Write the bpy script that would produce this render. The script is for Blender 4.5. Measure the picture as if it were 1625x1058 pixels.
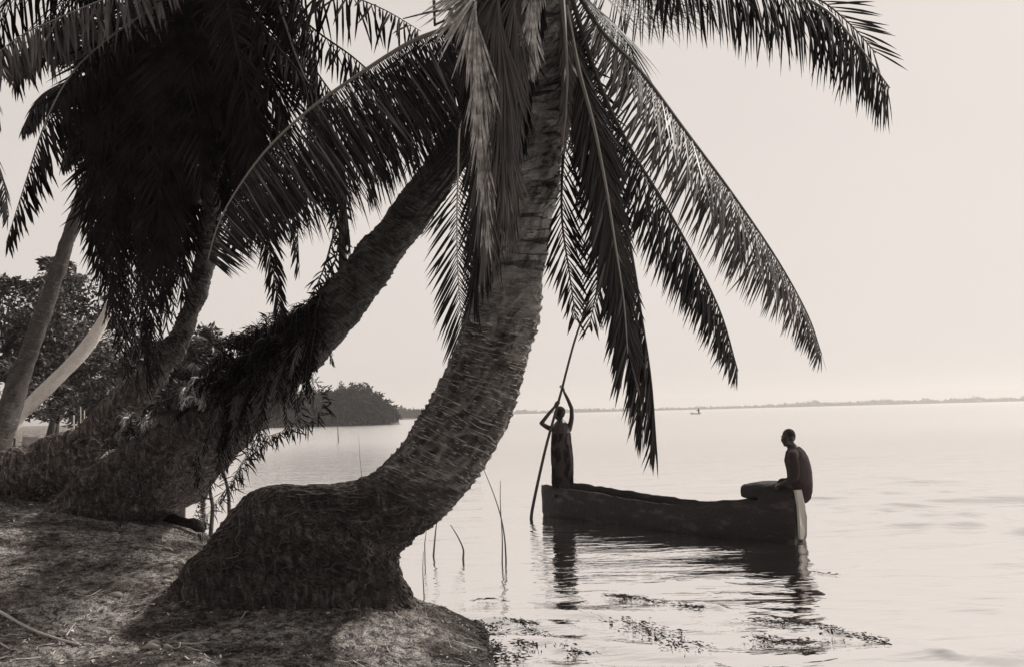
import bpy, math, random
import numpy as np
from mathutils import Vector, noise
for _o in list(bpy.data.objects): bpy.data.objects.remove(_o, do_unlink=True)
random.seed(7); RNG = np.random.default_rng(7)
SC = bpy.context.scene
COL = SC.collection

# ------------------------------------------------------------------ camera, sky, sun, exposure
W0, H0, FPX = 1625.0, 1058.0, 1500.0
ROLL, PITCH, CAMZ = math.radians(1.46), math.radians(4.81), 1.8
_f0 = Vector((0, math.cos(PITCH), math.sin(PITCH)))
_r0 = Vector((1, 0, 0)); _u0 = _r0.cross(_f0)
R_ = _r0*math.cos(ROLL) - _u0*math.sin(ROLL)
U_ = _r0*math.sin(ROLL) + _u0*math.cos(ROLL)
F_ = _f0.copy()
CAM = Vector((0, 0, CAMZ))
cam_d = bpy.data.cameras.new("camera"); cam = bpy.data.objects.new("camera", cam_d); COL.objects.link(cam)
from mathutils import Matrix
M = Matrix((R_, U_, -F_)).transposed().to_4x4(); M.translation = CAM
cam.matrix_world = M
cam_d.sensor_width = 36; cam_d.lens = 36*FPX/W0; cam_d.clip_start = 0.05; cam_d.clip_end = 20000
SC.camera = cam

SUN_EL, SUN_AZ = math.radians(46), math.radians(62)      # azimuth from +Y (view direction) towards +X
world = bpy.data.worlds.new("World"); SC.world = world; world.use_nodes = True
nt = world.node_tree; nt.nodes.clear()
n_out = nt.nodes.new("ShaderNodeOutputWorld"); n_bg = nt.nodes.new("ShaderNodeBackground")
n_sky = nt.nodes.new("ShaderNodeTexSky"); n_sky.sky_type = 'NISHITA'; n_sky.sun_disc = False
n_sky.sun_elevation = SUN_EL; n_sky.sun_rotation = SUN_AZ; n_sky.dust_density = 4.0; n_sky.air_density = 1.0
n_bw = nt.nodes.new("ShaderNodeRGBToBW"); n_g = nt.nodes.new("ShaderNodeMath"); n_g.operation = 'POWER'; n_g.inputs[1].default_value = 0.12
n_tc = nt.nodes.new("ShaderNodeTexCoord"); n_mp = nt.nodes.new("ShaderNodeMapping"); n_mp.inputs['Scale'].default_value = (1, 1, 3)
n_nz = nt.nodes.new("ShaderNodeTexNoise"); n_nz.inputs['Scale'].default_value = 1.6; n_nz.inputs['Detail'].default_value = 3
n_mr = nt.nodes.new("ShaderNodeMapRange"); n_mr.inputs['To Min'].default_value = 0.95; n_mr.inputs['To Max'].default_value = 1.05
n_ml = nt.nodes.new("ShaderNodeMath"); n_ml.operation = 'MULTIPLY'
n_tint = nt.nodes.new("ShaderNodeMix"); n_tint.data_type = 'RGBA'; n_tint.blend_type = 'MULTIPLY'; n_tint.inputs[0].default_value = 1
n_tint.inputs[7].default_value = (7.3, 6.72, 6.3, 1)
L = nt.links.new
L(n_sky.outputs[0], n_bw.inputs[0]); L(n_bw.outputs[0], n_g.inputs[0])
L(n_tc.outputs['Generated'], n_mp.inputs[0]); L(n_mp.outputs[0], n_nz.inputs['Vector']); L(n_nz.outputs[0], n_mr.inputs['Value'])
n_sx = nt.nodes.new("ShaderNodeSeparateXYZ"); n_el = nt.nodes.new("ShaderNodeValToRGB"); _e = n_el.color_ramp.elements     # a bright milky horizon under a deeper zenith
_e[0].position = .40; _e[0].color = (1, 1, 1, 1); _e[1].position = .80; _e[1].color = (.42, .42, .42, 1)
n_m2 = nt.nodes.new("ShaderNodeMath"); n_m2.operation = 'MULTIPLY'
L(n_tc.outputs['Generated'], n_sx.inputs[0]); L(n_sx.outputs[2], n_el.inputs[0]); L(n_g.outputs[0], n_m2.inputs[0]); L(n_el.outputs[0], n_m2.inputs[1])
L(n_m2.outputs[0], n_ml.inputs[0]); L(n_mr.outputs[0], n_ml.inputs[1]); L(n_ml.outputs[0], n_tint.inputs[6])
L(n_tint.outputs[2], n_bg.inputs[0]); L(n_bg.outputs[0], n_out.inputs[0]); n_bg.inputs[1].default_value = 0.088
sd = bpy.data.lights.new("sun", 'SUN'); sd.energy = 3.4; sd.angle = math.radians(4); sd.color = (1, .95, .88)
sun = bpy.data.objects.new("sun", sd); COL.objects.link(sun)
_s = Vector((math.sin(SUN_AZ)*math.cos(SUN_EL), math.cos(SUN_AZ)*math.cos(SUN_EL), math.sin(SUN_EL)))
sun.rotation_euler = _s.to_track_quat('Z', 'Y').to_euler(); sun.location = (10, 10, 20)
SC.view_settings.view_transform = 'Standard'; SC.view_settings.look = 'None'
SC.view_settings.exposure = 0.0; SC.view_settings.gamma = 1
SC.cycles.max_bounces = 6; SC.cycles.volume_bounces = 2; SC.cycles.sample_clamp_indirect = 4

# ------------------------------------------------------------------ helpers
def at(px, py, d):
    return CAM + (F_ + R_*((px-W0/2)/FPX) - U_*((py-H0/2)/FPX))*d
def ray(px, py):
    return F_ + R_*((px-W0/2)/FPX) - U_*((py-H0/2)/FPX)
def gp(px, py, z=0.0):
    r = ray(px, py); return CAM + r*((z-CAMZ)/r.z)

def mat(name, col, rough=.8, spec=.3, build=None, metallic=0):
    m = bpy.data.materials.new(name); m.use_nodes = True
    b = m.node_tree.nodes["Principled BSDF"]
    b.inputs['Base Color'].default_value = (*col, 1); b.inputs['Roughness'].default_value = rough
    b.inputs['Specular IOR Level'].default_value = spec; b.inputs['Metallic'].default_value = metallic
    if build: build(m.node_tree, b)
    return m
def ramp(t, stops):
    n = t.nodes.new("ShaderNodeValToRGB"); e = n.color_ramp.elements
    while len(e) < len(stops): e.new(.5)
    for i, (p, c) in enumerate(stops):
        e[i].position = p; e[i].color = (c[0], c[1], c[2], 1) if not isinstance(c, (int, float)) else (c, c, c, 1)
    return n
def noise_n(t, scale, detail=4, src='Object', mscale=(1, 1, 1), rough=.55, dist=0, rot=(0, 0, 0)):
    tc = t.nodes.new("ShaderNodeTexCoord"); mp = t.nodes.new("ShaderNodeMapping"); mp.inputs['Scale'].default_value = mscale
    mp.inputs['Rotation'].default_value = rot
    n = t.nodes.new("ShaderNodeTexNoise"); n.inputs['Scale'].default_value = scale; n.inputs['Detail'].default_value = detail
    n.inputs['Roughness'].default_value = rough; n.inputs['Distortion'].default_value = dist
    t.links.new(tc.outputs[src], mp.inputs[0]); t.links.new(mp.outputs[0], n.inputs['Vector'])
    return n
def bump_n(t, b, height, strength, dist):
    bp = t.nodes.new("ShaderNodeBump"); bp.inputs['Strength'].default_value = strength; bp.inputs['Distance'].default_value = dist
    t.links.new(height, bp.inputs['Height']); t.links.new(bp.outputs[0], b.inputs['Normal']); return bp
def mixc(t, fac, a, b_, mode='MIX'):
    n = t.nodes.new("ShaderNodeMix"); n.data_type = 'RGBA'; n.blend_type = mode
    for k, v in ((0, fac), (6, a), (7, b_)):
        if hasattr(v, 'is_linked') or hasattr(v, 'links'): t.links.new(v, n.inputs[k])
        else: n.inputs[k].default_value = v if k == 0 else (*v, 1)
    return n.outputs[2]

class MB:
    def __init__(s): s.v = []; s.f = []; s.m = []; s.uv = None
    def add(s, vs, fs, mi=0):
        o = len(s.v); s.v.extend(vs); s.f.extend([tuple(i+o for i in f) for f in fs]); s.m.extend([mi]*len(fs))
    def tube(s, pts, rads, n=6, mi=0, cap=True):
        pts = [Vector(p) for p in pts]
        if not hasattr(rads, '__len__'): rads = [rads]*len(pts)
        t0 = (pts[1]-pts[0]).normalized(); a = t0.orthogonal().normalized(); vs = []; fs = []
        for i, p in enumerate(pts):
            t = (pts[min(i+1, len(pts)-1)]-pts[max(i-1, 0)]).normalized()
            a = (a - t*a.dot(t)).normalized(); b = t.cross(a)
            for k in range(n):
                an = 2*math.pi*k/n; vs.append(p + (a*math.cos(an)+b*math.sin(an))*rads[i])
        for i in range(len(pts)-1):
            for k in range(n):
                k2 = (k+1) % n; fs.append((i*n+k, i*n+k2, (i+1)*n+k2, (i+1)*n+k))
        if cap: fs.append(tuple(range(n))[::-1]); fs.append(tuple((len(pts)-1)*n+k for k in range(n)))
        s.add(vs, fs, mi)
    def ball(s, c, r, n=12, m=8, mi=0, rot=None):
        c = Vector(c); r = Vector(r) if hasattr(r, '__len__') else Vector((r, r, r)); vs = []; fs = []
        for j in range(m+1):
            th = math.pi*j/m
            for k in range(n):
                ph = 2*math.pi*k/n; q = Vector((r.x*math.sin(th)*math.cos(ph), r.y*math.sin(th)*math.sin(ph), r.z*math.cos(th)))
                if rot: q = rot @ q
                vs.append(c+q)
        for j in range(m):
            for k in range(n):
                k2 = (k+1) % n; fs.append((j*n+k, (j+1)*n+k, (j+1)*n+k2, j*n+k2))
        s.add(vs, fs, mi)
    def build(s, name, mats, parent=None, smooth=True):
        me = bpy.data.meshes.new(name); org = parent.location.copy() if parent else Vector((0, 0, 0))
        me.from_pydata([tuple(Vector(v)-org) for v in s.v], [], s.f)
        mats = mats if isinstance(mats, (list, tuple)) else [mats]
        for m in mats: me.materials.append(m)
        me.polygons.foreach_set('material_index', s.m)
        if smooth: me.polygons.foreach_set('use_smooth', [True]*len(me.polygons))
        me.update(); o = bpy.data.objects.new(name, me); COL.objects.link(o)
        if parent: o.parent = parent
        return o
def tag(o, label=None, cat=None, group=None, kind=None):
    if label: o['label'] = label
    if cat: o['category'] = cat
    if group: o['group'] = group
    if kind: o['kind'] = kind
    return o
def empty(name, loc, label, cat, group=None):
    o = bpy.data.objects.new(name, None); COL.objects.link(o); o.location = loc; o.empty_display_size = .2
    return tag(o, label, cat, group)

def catmull(P, n):
    P = [Vector(p) for p in P]; P = [P[0]*2-P[1]] + P + [P[-1]*2-P[-2]]; out = []
    segs = len(P)-3
    for k in range(n):
        x = k/(n-1)*segs; i = min(int(x), segs-1); t = x-i
        a, b, c, d = P[i:i+4]
        out.append(.5*((2*b)+(c-a)*t+(2*a-5*b+4*c-d)*t*t+(3*b-a-3*c+d)*t*t*t))
    return out
def even(P, n):                       # resample by arc length
    Q = catmull(P, 120); L_ = [0]
    for i in range(1, len(Q)): L_.append(L_[-1]+(Q[i]-Q[i-1]).length)
    out = []; j = 0
    for k in range(n):
        s = L_[-1]*k/(n-1)
        while j < len(L_)-2 and L_[j+1] < s: j += 1
        t = (s-L_[j])/max(1e-9, L_[j+1]-L_[j]); out.append(Q[j].lerp(Q[j+1], min(1, t)))
    return out, L_[-1]

# ------------------------------------------------------------------ materials (sepia print tones)
def _bark(dark, light, fibre):
    def f(t, b):
        uvn = noise_n(t, 1, 5, 'UV', (9, 3.0, 1), .6, 1.2)
        big = noise_n(t, 2.2, 4, 'Object', (1, 1, 1), .6)
        lines = noise_n(t, 1, 3, 'UV', (3, 22, 1), .6, 2.6, (0, 0, .2))
        r1 = ramp(t, [(.3, dark), (.55, tuple((a+c)/2 for a, c in zip(dark, light))), (.78, light)]); t.links.new(uvn.outputs[0], r1.inputs[0])
        r2 = ramp(t, [(.57, 0), (.66, 1)]); t.links.new(lines.outputs[0], r2.inputs[0])
        r3 = ramp(t, [(.35, .25), (.65, 1)]); t.links.new(big.outputs[0], r3.inputs[0])
        mm = t.nodes.new("ShaderNodeMath"); mm.operation = 'MULTIPLY'; t.links.new(r2.outputs[0], mm.inputs[0]); t.links.new(r3.outputs[0], mm.inputs[1])
        c = mixc(t, mm.outputs[0], r1.outputs[0], fibre)
        t.links.new(c, b.inputs['Base Color'])
        ad = t.nodes.new("ShaderNodeMath"); t.links.new(lines.outputs[0], ad.inputs[0]); t.links.new(uvn.outputs[0], ad.inputs[1])
        bump_n(t, b, ad.outputs[0], .9, .02)
    return f
M_bark = mat("palm_bark", (.1, .08, .07), .85, .3, _bark((.014, .011, .01), (.07, .06, .056), (.17, .155, .145)))
def _sc(stops, k): return [(p, tuple(v*k for v in c)) for p, c in stops]
def _bark_front(t, b, kf=1, km=1, kt=1, kl=1):
    g = t.nodes.new("ShaderNodeAttribute"); g.attribute_name = 'along'; n0 = noise_n(t, 5, 3)
    ad = t.nodes.new("ShaderNodeMath"); ad.operation = 'MULTIPLY_ADD'; ad.inputs[1].default_value = .10; t.links.new(n0.outputs[0], ad.inputs[0]); t.links.new(g.outputs['Fac'], ad.inputs[2])
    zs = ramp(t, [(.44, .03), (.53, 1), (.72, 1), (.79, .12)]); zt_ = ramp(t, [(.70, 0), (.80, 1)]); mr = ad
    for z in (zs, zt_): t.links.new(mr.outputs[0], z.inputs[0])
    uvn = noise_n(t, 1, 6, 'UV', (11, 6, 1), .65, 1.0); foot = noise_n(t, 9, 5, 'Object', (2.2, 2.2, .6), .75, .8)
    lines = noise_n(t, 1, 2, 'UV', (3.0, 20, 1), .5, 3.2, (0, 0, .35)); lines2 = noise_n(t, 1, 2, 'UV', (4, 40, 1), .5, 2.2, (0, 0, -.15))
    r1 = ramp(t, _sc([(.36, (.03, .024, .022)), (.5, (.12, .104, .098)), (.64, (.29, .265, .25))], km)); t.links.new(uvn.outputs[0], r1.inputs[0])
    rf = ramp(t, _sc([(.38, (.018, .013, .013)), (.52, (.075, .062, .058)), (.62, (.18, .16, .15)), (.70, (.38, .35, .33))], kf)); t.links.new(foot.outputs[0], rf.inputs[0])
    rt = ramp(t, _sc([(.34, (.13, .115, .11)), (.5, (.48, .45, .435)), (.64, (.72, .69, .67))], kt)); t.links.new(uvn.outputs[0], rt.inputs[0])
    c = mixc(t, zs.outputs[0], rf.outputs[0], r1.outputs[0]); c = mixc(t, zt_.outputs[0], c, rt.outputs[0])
    r2 = ramp(t, [(.60, 0), (.625, 1), (.655, 1), (.68, .1)]); t.links.new(lines.outputs[0], r2.inputs[0]); r3 = ramp(t, [(.64, 0), (.68, 1)]); t.links.new(lines2.outputs[0], r3.inputs[0])
    mx = t.nodes.new("ShaderNodeMath"); mx.operation = 'MAXIMUM'; t.links.new(r2.outputs[0], mx.inputs[0]); t.links.new(r3.outputs[0], mx.inputs[1])
    mm = t.nodes.new("ShaderNodeMath"); mm.operation = 'MULTIPLY'; t.links.new(mx.outputs[0], mm.inputs[0]); t.links.new(zs.outputs[0], mm.inputs[1])
    cr = noise_n(t, 1, 3, 'UV', (2.2, 13, 1), .55, 1.6); rc = ramp(t, [(.39, .22), (.45, 1)]); t.links.new(cr.outputs[0], rc.inputs[0]); c2 = mixc(t, 1.0, c, rc.outputs[0], 'MULTIPLY'); c = mixc(t, zt_.outputs[0], c, c2)
    c = mixc(t, mm.outputs[0], c, (.55*kl, .52*kl, .50*kl)); t.links.new(c, b.inputs['Base Color'])
    h = t.nodes.new("ShaderNodeMath"); t.links.new(lines.outputs[0], h.inputs[0]); t.links.new(uvn.outputs[0], h.inputs[1]); h2 = t.nodes.new("ShaderNodeMath"); t.links.new(h.outputs[0], h2.inputs[0]); t.links.new(foot.outputs[0], h2.inputs[1])
    bump_n(t, b, h2.outputs[0], 1.0, .05)
M_bark_front = mat("front_palm_bark", (.1, .08, .07), .85, .25, _bark_front)
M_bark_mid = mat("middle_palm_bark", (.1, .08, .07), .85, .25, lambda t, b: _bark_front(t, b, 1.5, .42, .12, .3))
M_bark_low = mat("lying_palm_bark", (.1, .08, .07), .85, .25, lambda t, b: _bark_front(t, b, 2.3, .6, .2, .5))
M_bark_far = mat("palm_bark_far", (.1, .08, .07), .85, .3, _bark((.035, .029, .027), (.10, .088, .083), (.2, .18, .17)))
M_bark_pale = mat("palm_bark_pale", (.5, .47, .43), .8, .3, _bark((.5, .46, .43), (.7, .66, .62), (.78, .74, .7)))
def _leaf(c1, c2, sc=3):
    def f(t, b):
        n = noise_n(t, sc, 3); r = ramp(t, [(.35, c1), (.7, c2)]); t.links.new(n.outputs[0], r.inputs[0]); t.links.new(r.outputs[0], b.inputs['Base Color'])
    return f
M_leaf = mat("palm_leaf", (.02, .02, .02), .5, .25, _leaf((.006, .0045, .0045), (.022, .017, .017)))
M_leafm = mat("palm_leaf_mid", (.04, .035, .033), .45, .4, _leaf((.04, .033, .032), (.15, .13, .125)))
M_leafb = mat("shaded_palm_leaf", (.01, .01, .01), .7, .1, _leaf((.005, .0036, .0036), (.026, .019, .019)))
M_leafk = mat("fern_leaf", (.006, .005, .005), .8, .1)
M_leafd = mat("palm_leaf_dry_lit", (.25, .22, .2), .5, .5, _leaf((.22, .20, .19), (.8, .77, .75), 22))  # dry leaflets, and hanging fronds whose lit look is painted into the colour
M_rib = mat("palm_midrib", (.2, .18, .165), .5, .4)
M_ribd = mat("palm_midrib_dark", (.06, .05, .047), .5, .4)
M_bush = mat("broad_leaf", (.05, .045, .043), .5, .4, _leaf((.045, .038, .036), (.15, .135, .13)))
M_bushfar = mat("far_leaf", (.02, .018, .018), .8, .1, _leaf((.012, .009, .009), (.04, .034, .034)))
M_grass = mat("dry_grass", (.2, .18, .17), .7, .3, _leaf((.07, .06, .057), (.26, .24, .22)))
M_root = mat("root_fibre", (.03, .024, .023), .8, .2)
M_wood = mat("grey_wood", (.12, .1, .09), .8, .3)
M_palewood = mat("pale_wood", (.42, .39, .36), .7, .3)
M_reed = mat("reed_stem", (.10, .09, .08), .6, .3)
M_skin = mat("dark_skin", (.022, .015, .013), .45, .4)
M_hair = mat("hair_black", (.012, .01, .01), .8, .2)
def _cloth(c1, c2, sc=9):
    def f(t, b):
        n = noise_n(t, sc, 2, 'Object', (1, 1, .5)); r = ramp(t, [(.45, c1), (.55, c2)]); t.links.new(n.outputs[0], r.inputs[0]); t.links.new(r.outputs[0], b.inputs['Base Color'])
        bump_n(t, b, n.outputs[0], .4, .02)
    return f
M_wrap = mat("printed_cloth", (.05, .04, .04), .9, .1, _cloth((.014, .010, .010), (.045, .036, .036), 9))
M_shirt = mat("dark_shirt", (.03, .024, .024), .9, .1, _cloth((.035, .026, .026), (.06, .048, .048), 6))
def _hull(t, b):
    n = noise_n(t, 2.5, 6, 'Object', (1, 1, 3), .65); r = ramp(t, [(.35, (.004, .0022, .0022)), (.55, (.014, .008, .008)), (.72, (.075, .055, .053))])
    t.links.new(n.outputs[0], r.inputs[0]); t.links.new(r.outputs[0], b.inputs['Base Color'])
    n2 = noise_n(t, 14, 4, 'Object', (1, 1, 2)); bump_n(t, b, n2.outputs[0], .6, .03)
M_hull = mat("hewn_dark_wood", (.03, .02, .02), .6, .35, _hull)
def _ground(t, b):
    a = noise_n(t, 1.9, 5); c = noise_n(t, 14, 6, 'Object', (1, 1, 1), .75); d = noise_n(t, 70, 3, 'Object', (1, 1, 1), .8)
    r1 = ramp(t, [(.40, (.14, .12, .113)), (.5, (.29, .26, .245)), (.60, (.46, .43, .41))]); t.links.new(a.outputs[0], r1.inputs[0])
    r2 = ramp(t, [(.41, .25), (.5, .8), (.6, 1.5)]); t.links.new(c.outputs[0], r2.inputs[0])
    r3 = ramp(t, [(.41, .4), (.5, 1), (.6, 1.5)]); t.links.new(d.outputs[0], r3.inputs[0])
    m1 = mixc(t, 1.0, r1.outputs[0], r2.outputs[0], 'MULTIPLY'); m2 = mixc(t, 1.0, m1, r3.outputs[0], 'MULTIPLY')
    # wet earth just above the water line: dark by its own dampness, by height
    g = t.nodes.new("ShaderNodeNewGeometry"); sx = t.nodes.new("ShaderNodeSeparateXYZ"); t.links.new(g.outputs['Position'], sx.inputs[0])
    wr = ramp(t, [(.0, .35), (.10, .45), (.2, 1)]); t.links.new(sx.outputs[2], wr.inputs[0])
    m3 = mixc(t, 1.0, m2, wr.outputs[0], 'MULTIPLY'); t.links.new(m3, b.inputs['Base Color'])
    ad = t.nodes.new("ShaderNodeMath"); t.links.new(c.outputs[0], ad.inputs[0]); t.links.new(d.outputs[0], ad.inputs[1]); bump_n(t, b, ad.outputs[0], 1.0, .04)
M_ground = mat("bare_earth", (.15, .13, .12), .95, .15, _ground)
M_litter = mat("leaf_litter", (.25, .22, .2), .8, .2, _leaf((.2, .18, .17), (.75, .72, .69), 9))
M_litterd = mat("dark_litter", (.06, .05, .047), .8, .2)
M_husk = mat("dry_husk", (.4, .37, .34), .9, .1, _leaf((.22, .2, .18), (.5, .46, .43)))
def _mud(t, b):
    n = noise_n(t, 4, 5); r = ramp(t, [(.35, (.25, .23, .21)), (.7, (.5, .47, .44))]); t.links.new(n.outputs[0], r.inputs[0]); t.links.new(r.outputs[0], b.inputs['Base Color'])
M_mud = mat("mud_plaster", (.5, .47, .44), .9, .1, _mud)
M_shore = mat("far_land", (.12, .11, .11), 1, .1)

# ------------------------------------------------------------------ terrain
SH = [(-40, 3.0), (0, 1.2), (5, .2), (6.3, -.12), (7, -.2), (7.8, -.24), (8.3, -.30), (8.8, -.75), (9.5, -1.5), (10.3, -2.35), (11, -2.95), (12, -3.45), (13.5, -4.6), (16, -6.4), (20, -8.6), (40, -16.5), (100, -40), (300, -120), (9000, -3600)]
_sy = np.array([a for a, b in SH]); _sx = np.array([b for a, b in SH])
def terr(x, y):
    xs = np.interp(y, _sy, _sx)
    slope_f = np.clip((y-7)/4, 0, 1); hb = .3+.25*slope_f
    near = np.clip((y-9)/2, 0, 1)
    kk = .75-.4*near
    d = (xs-x)*np.where(y > 9, .78, .95)
    land = hb*(1-np.exp(-np.maximum(d, 0)/kk)) + (.035+.125*slope_f)*np.clip(d-.2, 0, 4.2)
    z = np.where(d > 0, land, np.maximum(d*.22, -.7)-.02)
    return z
def tz(x, y, rough=True):
    z = float(terr(np.array(float(x)), np.array(float(y))))
    z += .13*math.exp(-((x+1.35)**2/.75+(y-7.35)**2/.5)) if z > 0 else 0
    if rough and -1 < y < 60:
        z += (noise.noise((x*1.1, y*1.1, 0))*.05 + noise.noise((x*4, y*4, 3))*.022 + noise.noise((x*13, y*13, 5))*.016 + noise.noise((x*31, y*31, 8))*.010 + max(0, noise.noise((x*7, y*7, 15))-.25)*.05)*min(1, max(.5, (z+.05)*4))
    return z
def grid_object(name, xs, ys, zf, m):
    nx, ny = len(xs), len(ys)
    vs = [(x, y, zf(x, y)) for y in ys for x in xs]
    fs = [(j*nx+i, j*nx+i+1, (j+1)*nx+i+1, (j+1)*nx+i) for j in range(ny-1) for i in range(nx-1)]
    mb = MB(); mb.v = vs; mb.f = fs; mb.m = [0]*len(fs)
    return mb.build(name, m)
gx = np.concatenate([-np.geomspace(3000, 9.2, 40), np.arange(-9, -6.5, .06), np.arange(-6.44, 1.2, .028), np.arange(1.25, 2.5, .1), np.geomspace(2.6, 3000, 40)])
gy = np.concatenate([np.linspace(-60, 2, 12), np.arange(2.3, 4.6, .3), np.arange(4.8, 9.6, .028), np.arange(9.62, 14, .05), np.arange(14.1, 24, .25), np.geomspace(25, 2700, 50)])
ground = grid_object("ground", gx, gy, tz, M_ground); tag(ground, kind='structure')

# ------------------------------------------------------------------ water
def _water(t, b):
    for n in list(t.nodes):
        if n.type != 'OUTPUT_MATERIAL': t.nodes.remove(n)
    out = [n for n in t.nodes if n.type == 'OUTPUT_MATERIAL'][0]
    gl = t.nodes.new("ShaderNodeBsdfGlossy"); gl.inputs['Roughness'].default_value = .03; gl.inputs['Color'].default_value = (.97, .955, .945, 1)
    df = t.nodes.new("ShaderNodeBsdfDiffuse"); df.inputs['Color'].default_value = (.14, .13, .127, 1)
    fr = t.nodes.new("ShaderNodeFresnel"); fr.inputs['IOR'].default_value = 1.33
    mr = t.nodes.new("ShaderNodeMapRange"); mr.inputs['From Min'].default_value = .02; mr.inputs['From Max'].default_value = .42
    mr.inputs['To Min'].default_value = .08; mr.inputs['To Max'].default_value = .99
    n1 = noise_n(t, 1, 3, 'Object', (1.2, 3.4, 1), .6, .6); n2 = noise_n(t, 1, 2, 'Object', (7, 17, 1), .6, .4)
    n0 = noise_n(t, .35, 2, 'Object', (1, 2, 1)); r0 = ramp(t, [(.4, .12), (.65, 1)]); t.links.new(n0.outputs[0], r0.inputs[0])
    a1 = t.nodes.new("ShaderNodeMath"); a1.operation = 'MULTIPLY'; a1.inputs[1].default_value = .18; t.links.new(n2.outputs[0], a1.inputs[0])
    a3 = t.nodes.new("ShaderNodeMath"); a3.operation = 'MULTIPLY'; t.links.new(a1.outputs[0], a3.inputs[0]); t.links.new(r0.outputs[0], a3.inputs[1])
    a2 = t.nodes.new("ShaderNodeMath"); t.links.new(n1.outputs[0], a2.inputs[0]); t.links.new(a3.outputs[0], a2.inputs[1])
    g = t.nodes.new("ShaderNodeNewGeometry"); sx = t.nodes.new("ShaderNodeSeparateXYZ"); t.links.new(g.outputs['Position'], sx.inputs[0])
    md = t.nodes.new("ShaderNodeMapRange"); md.inputs['From Min'].default_value = 18; md.inputs['From Max'].default_value = 160; md.inputs['To Min'].default_value = .7; md.inputs['To Max'].default_value = 3.5; t.links.new(sx.outputs[1], md.inputs['Value'])
    a4 = t.nodes.new("ShaderNodeMath"); a4.operation = 'MULTIPLY'; t.links.new(a2.outputs[0], a4.inputs[0]); t.links.new(md.outputs[0], a4.inputs[1]); a2 = a4
    rr_ = t.nodes.new("ShaderNodeMapRange"); rr_.inputs['From Min'].default_value = 18; rr_.inputs['From Max'].default_value = 70; rr_.inputs['To Min'].default_value = .03; rr_.inputs['To Max'].default_value = .2; t.links.new(sx.outputs[1], rr_.inputs['Value']); t.links.new(rr_.outputs[0], gl.inputs['Roughness'])
    bp = t.nodes.new("ShaderNodeBump"); bp.inputs['Strength'].default_value = .30; bp.inputs['Distance'].default_value = .10
    t.links.new(a2.outputs[0], bp.inputs['Height'])
    for n in (gl, fr): t.links.new(bp.outputs[0], n.inputs['Normal'])
    mx = t.nodes.new("ShaderNodeMixShader"); t.links.new(fr.outputs[0], mr.inputs['Value']); t.links.new(mr.outputs[0], mx.inputs[0])
    t.links.new(df.outputs[0], mx.inputs[1]); t.links.new(gl.outputs[0], mx.inputs[2]); t.links.new(mx.outputs[0], out.inputs[0])
M_water = mat("lagoon_water", (.5, .5, .5), .1, .5, _water)
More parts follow.
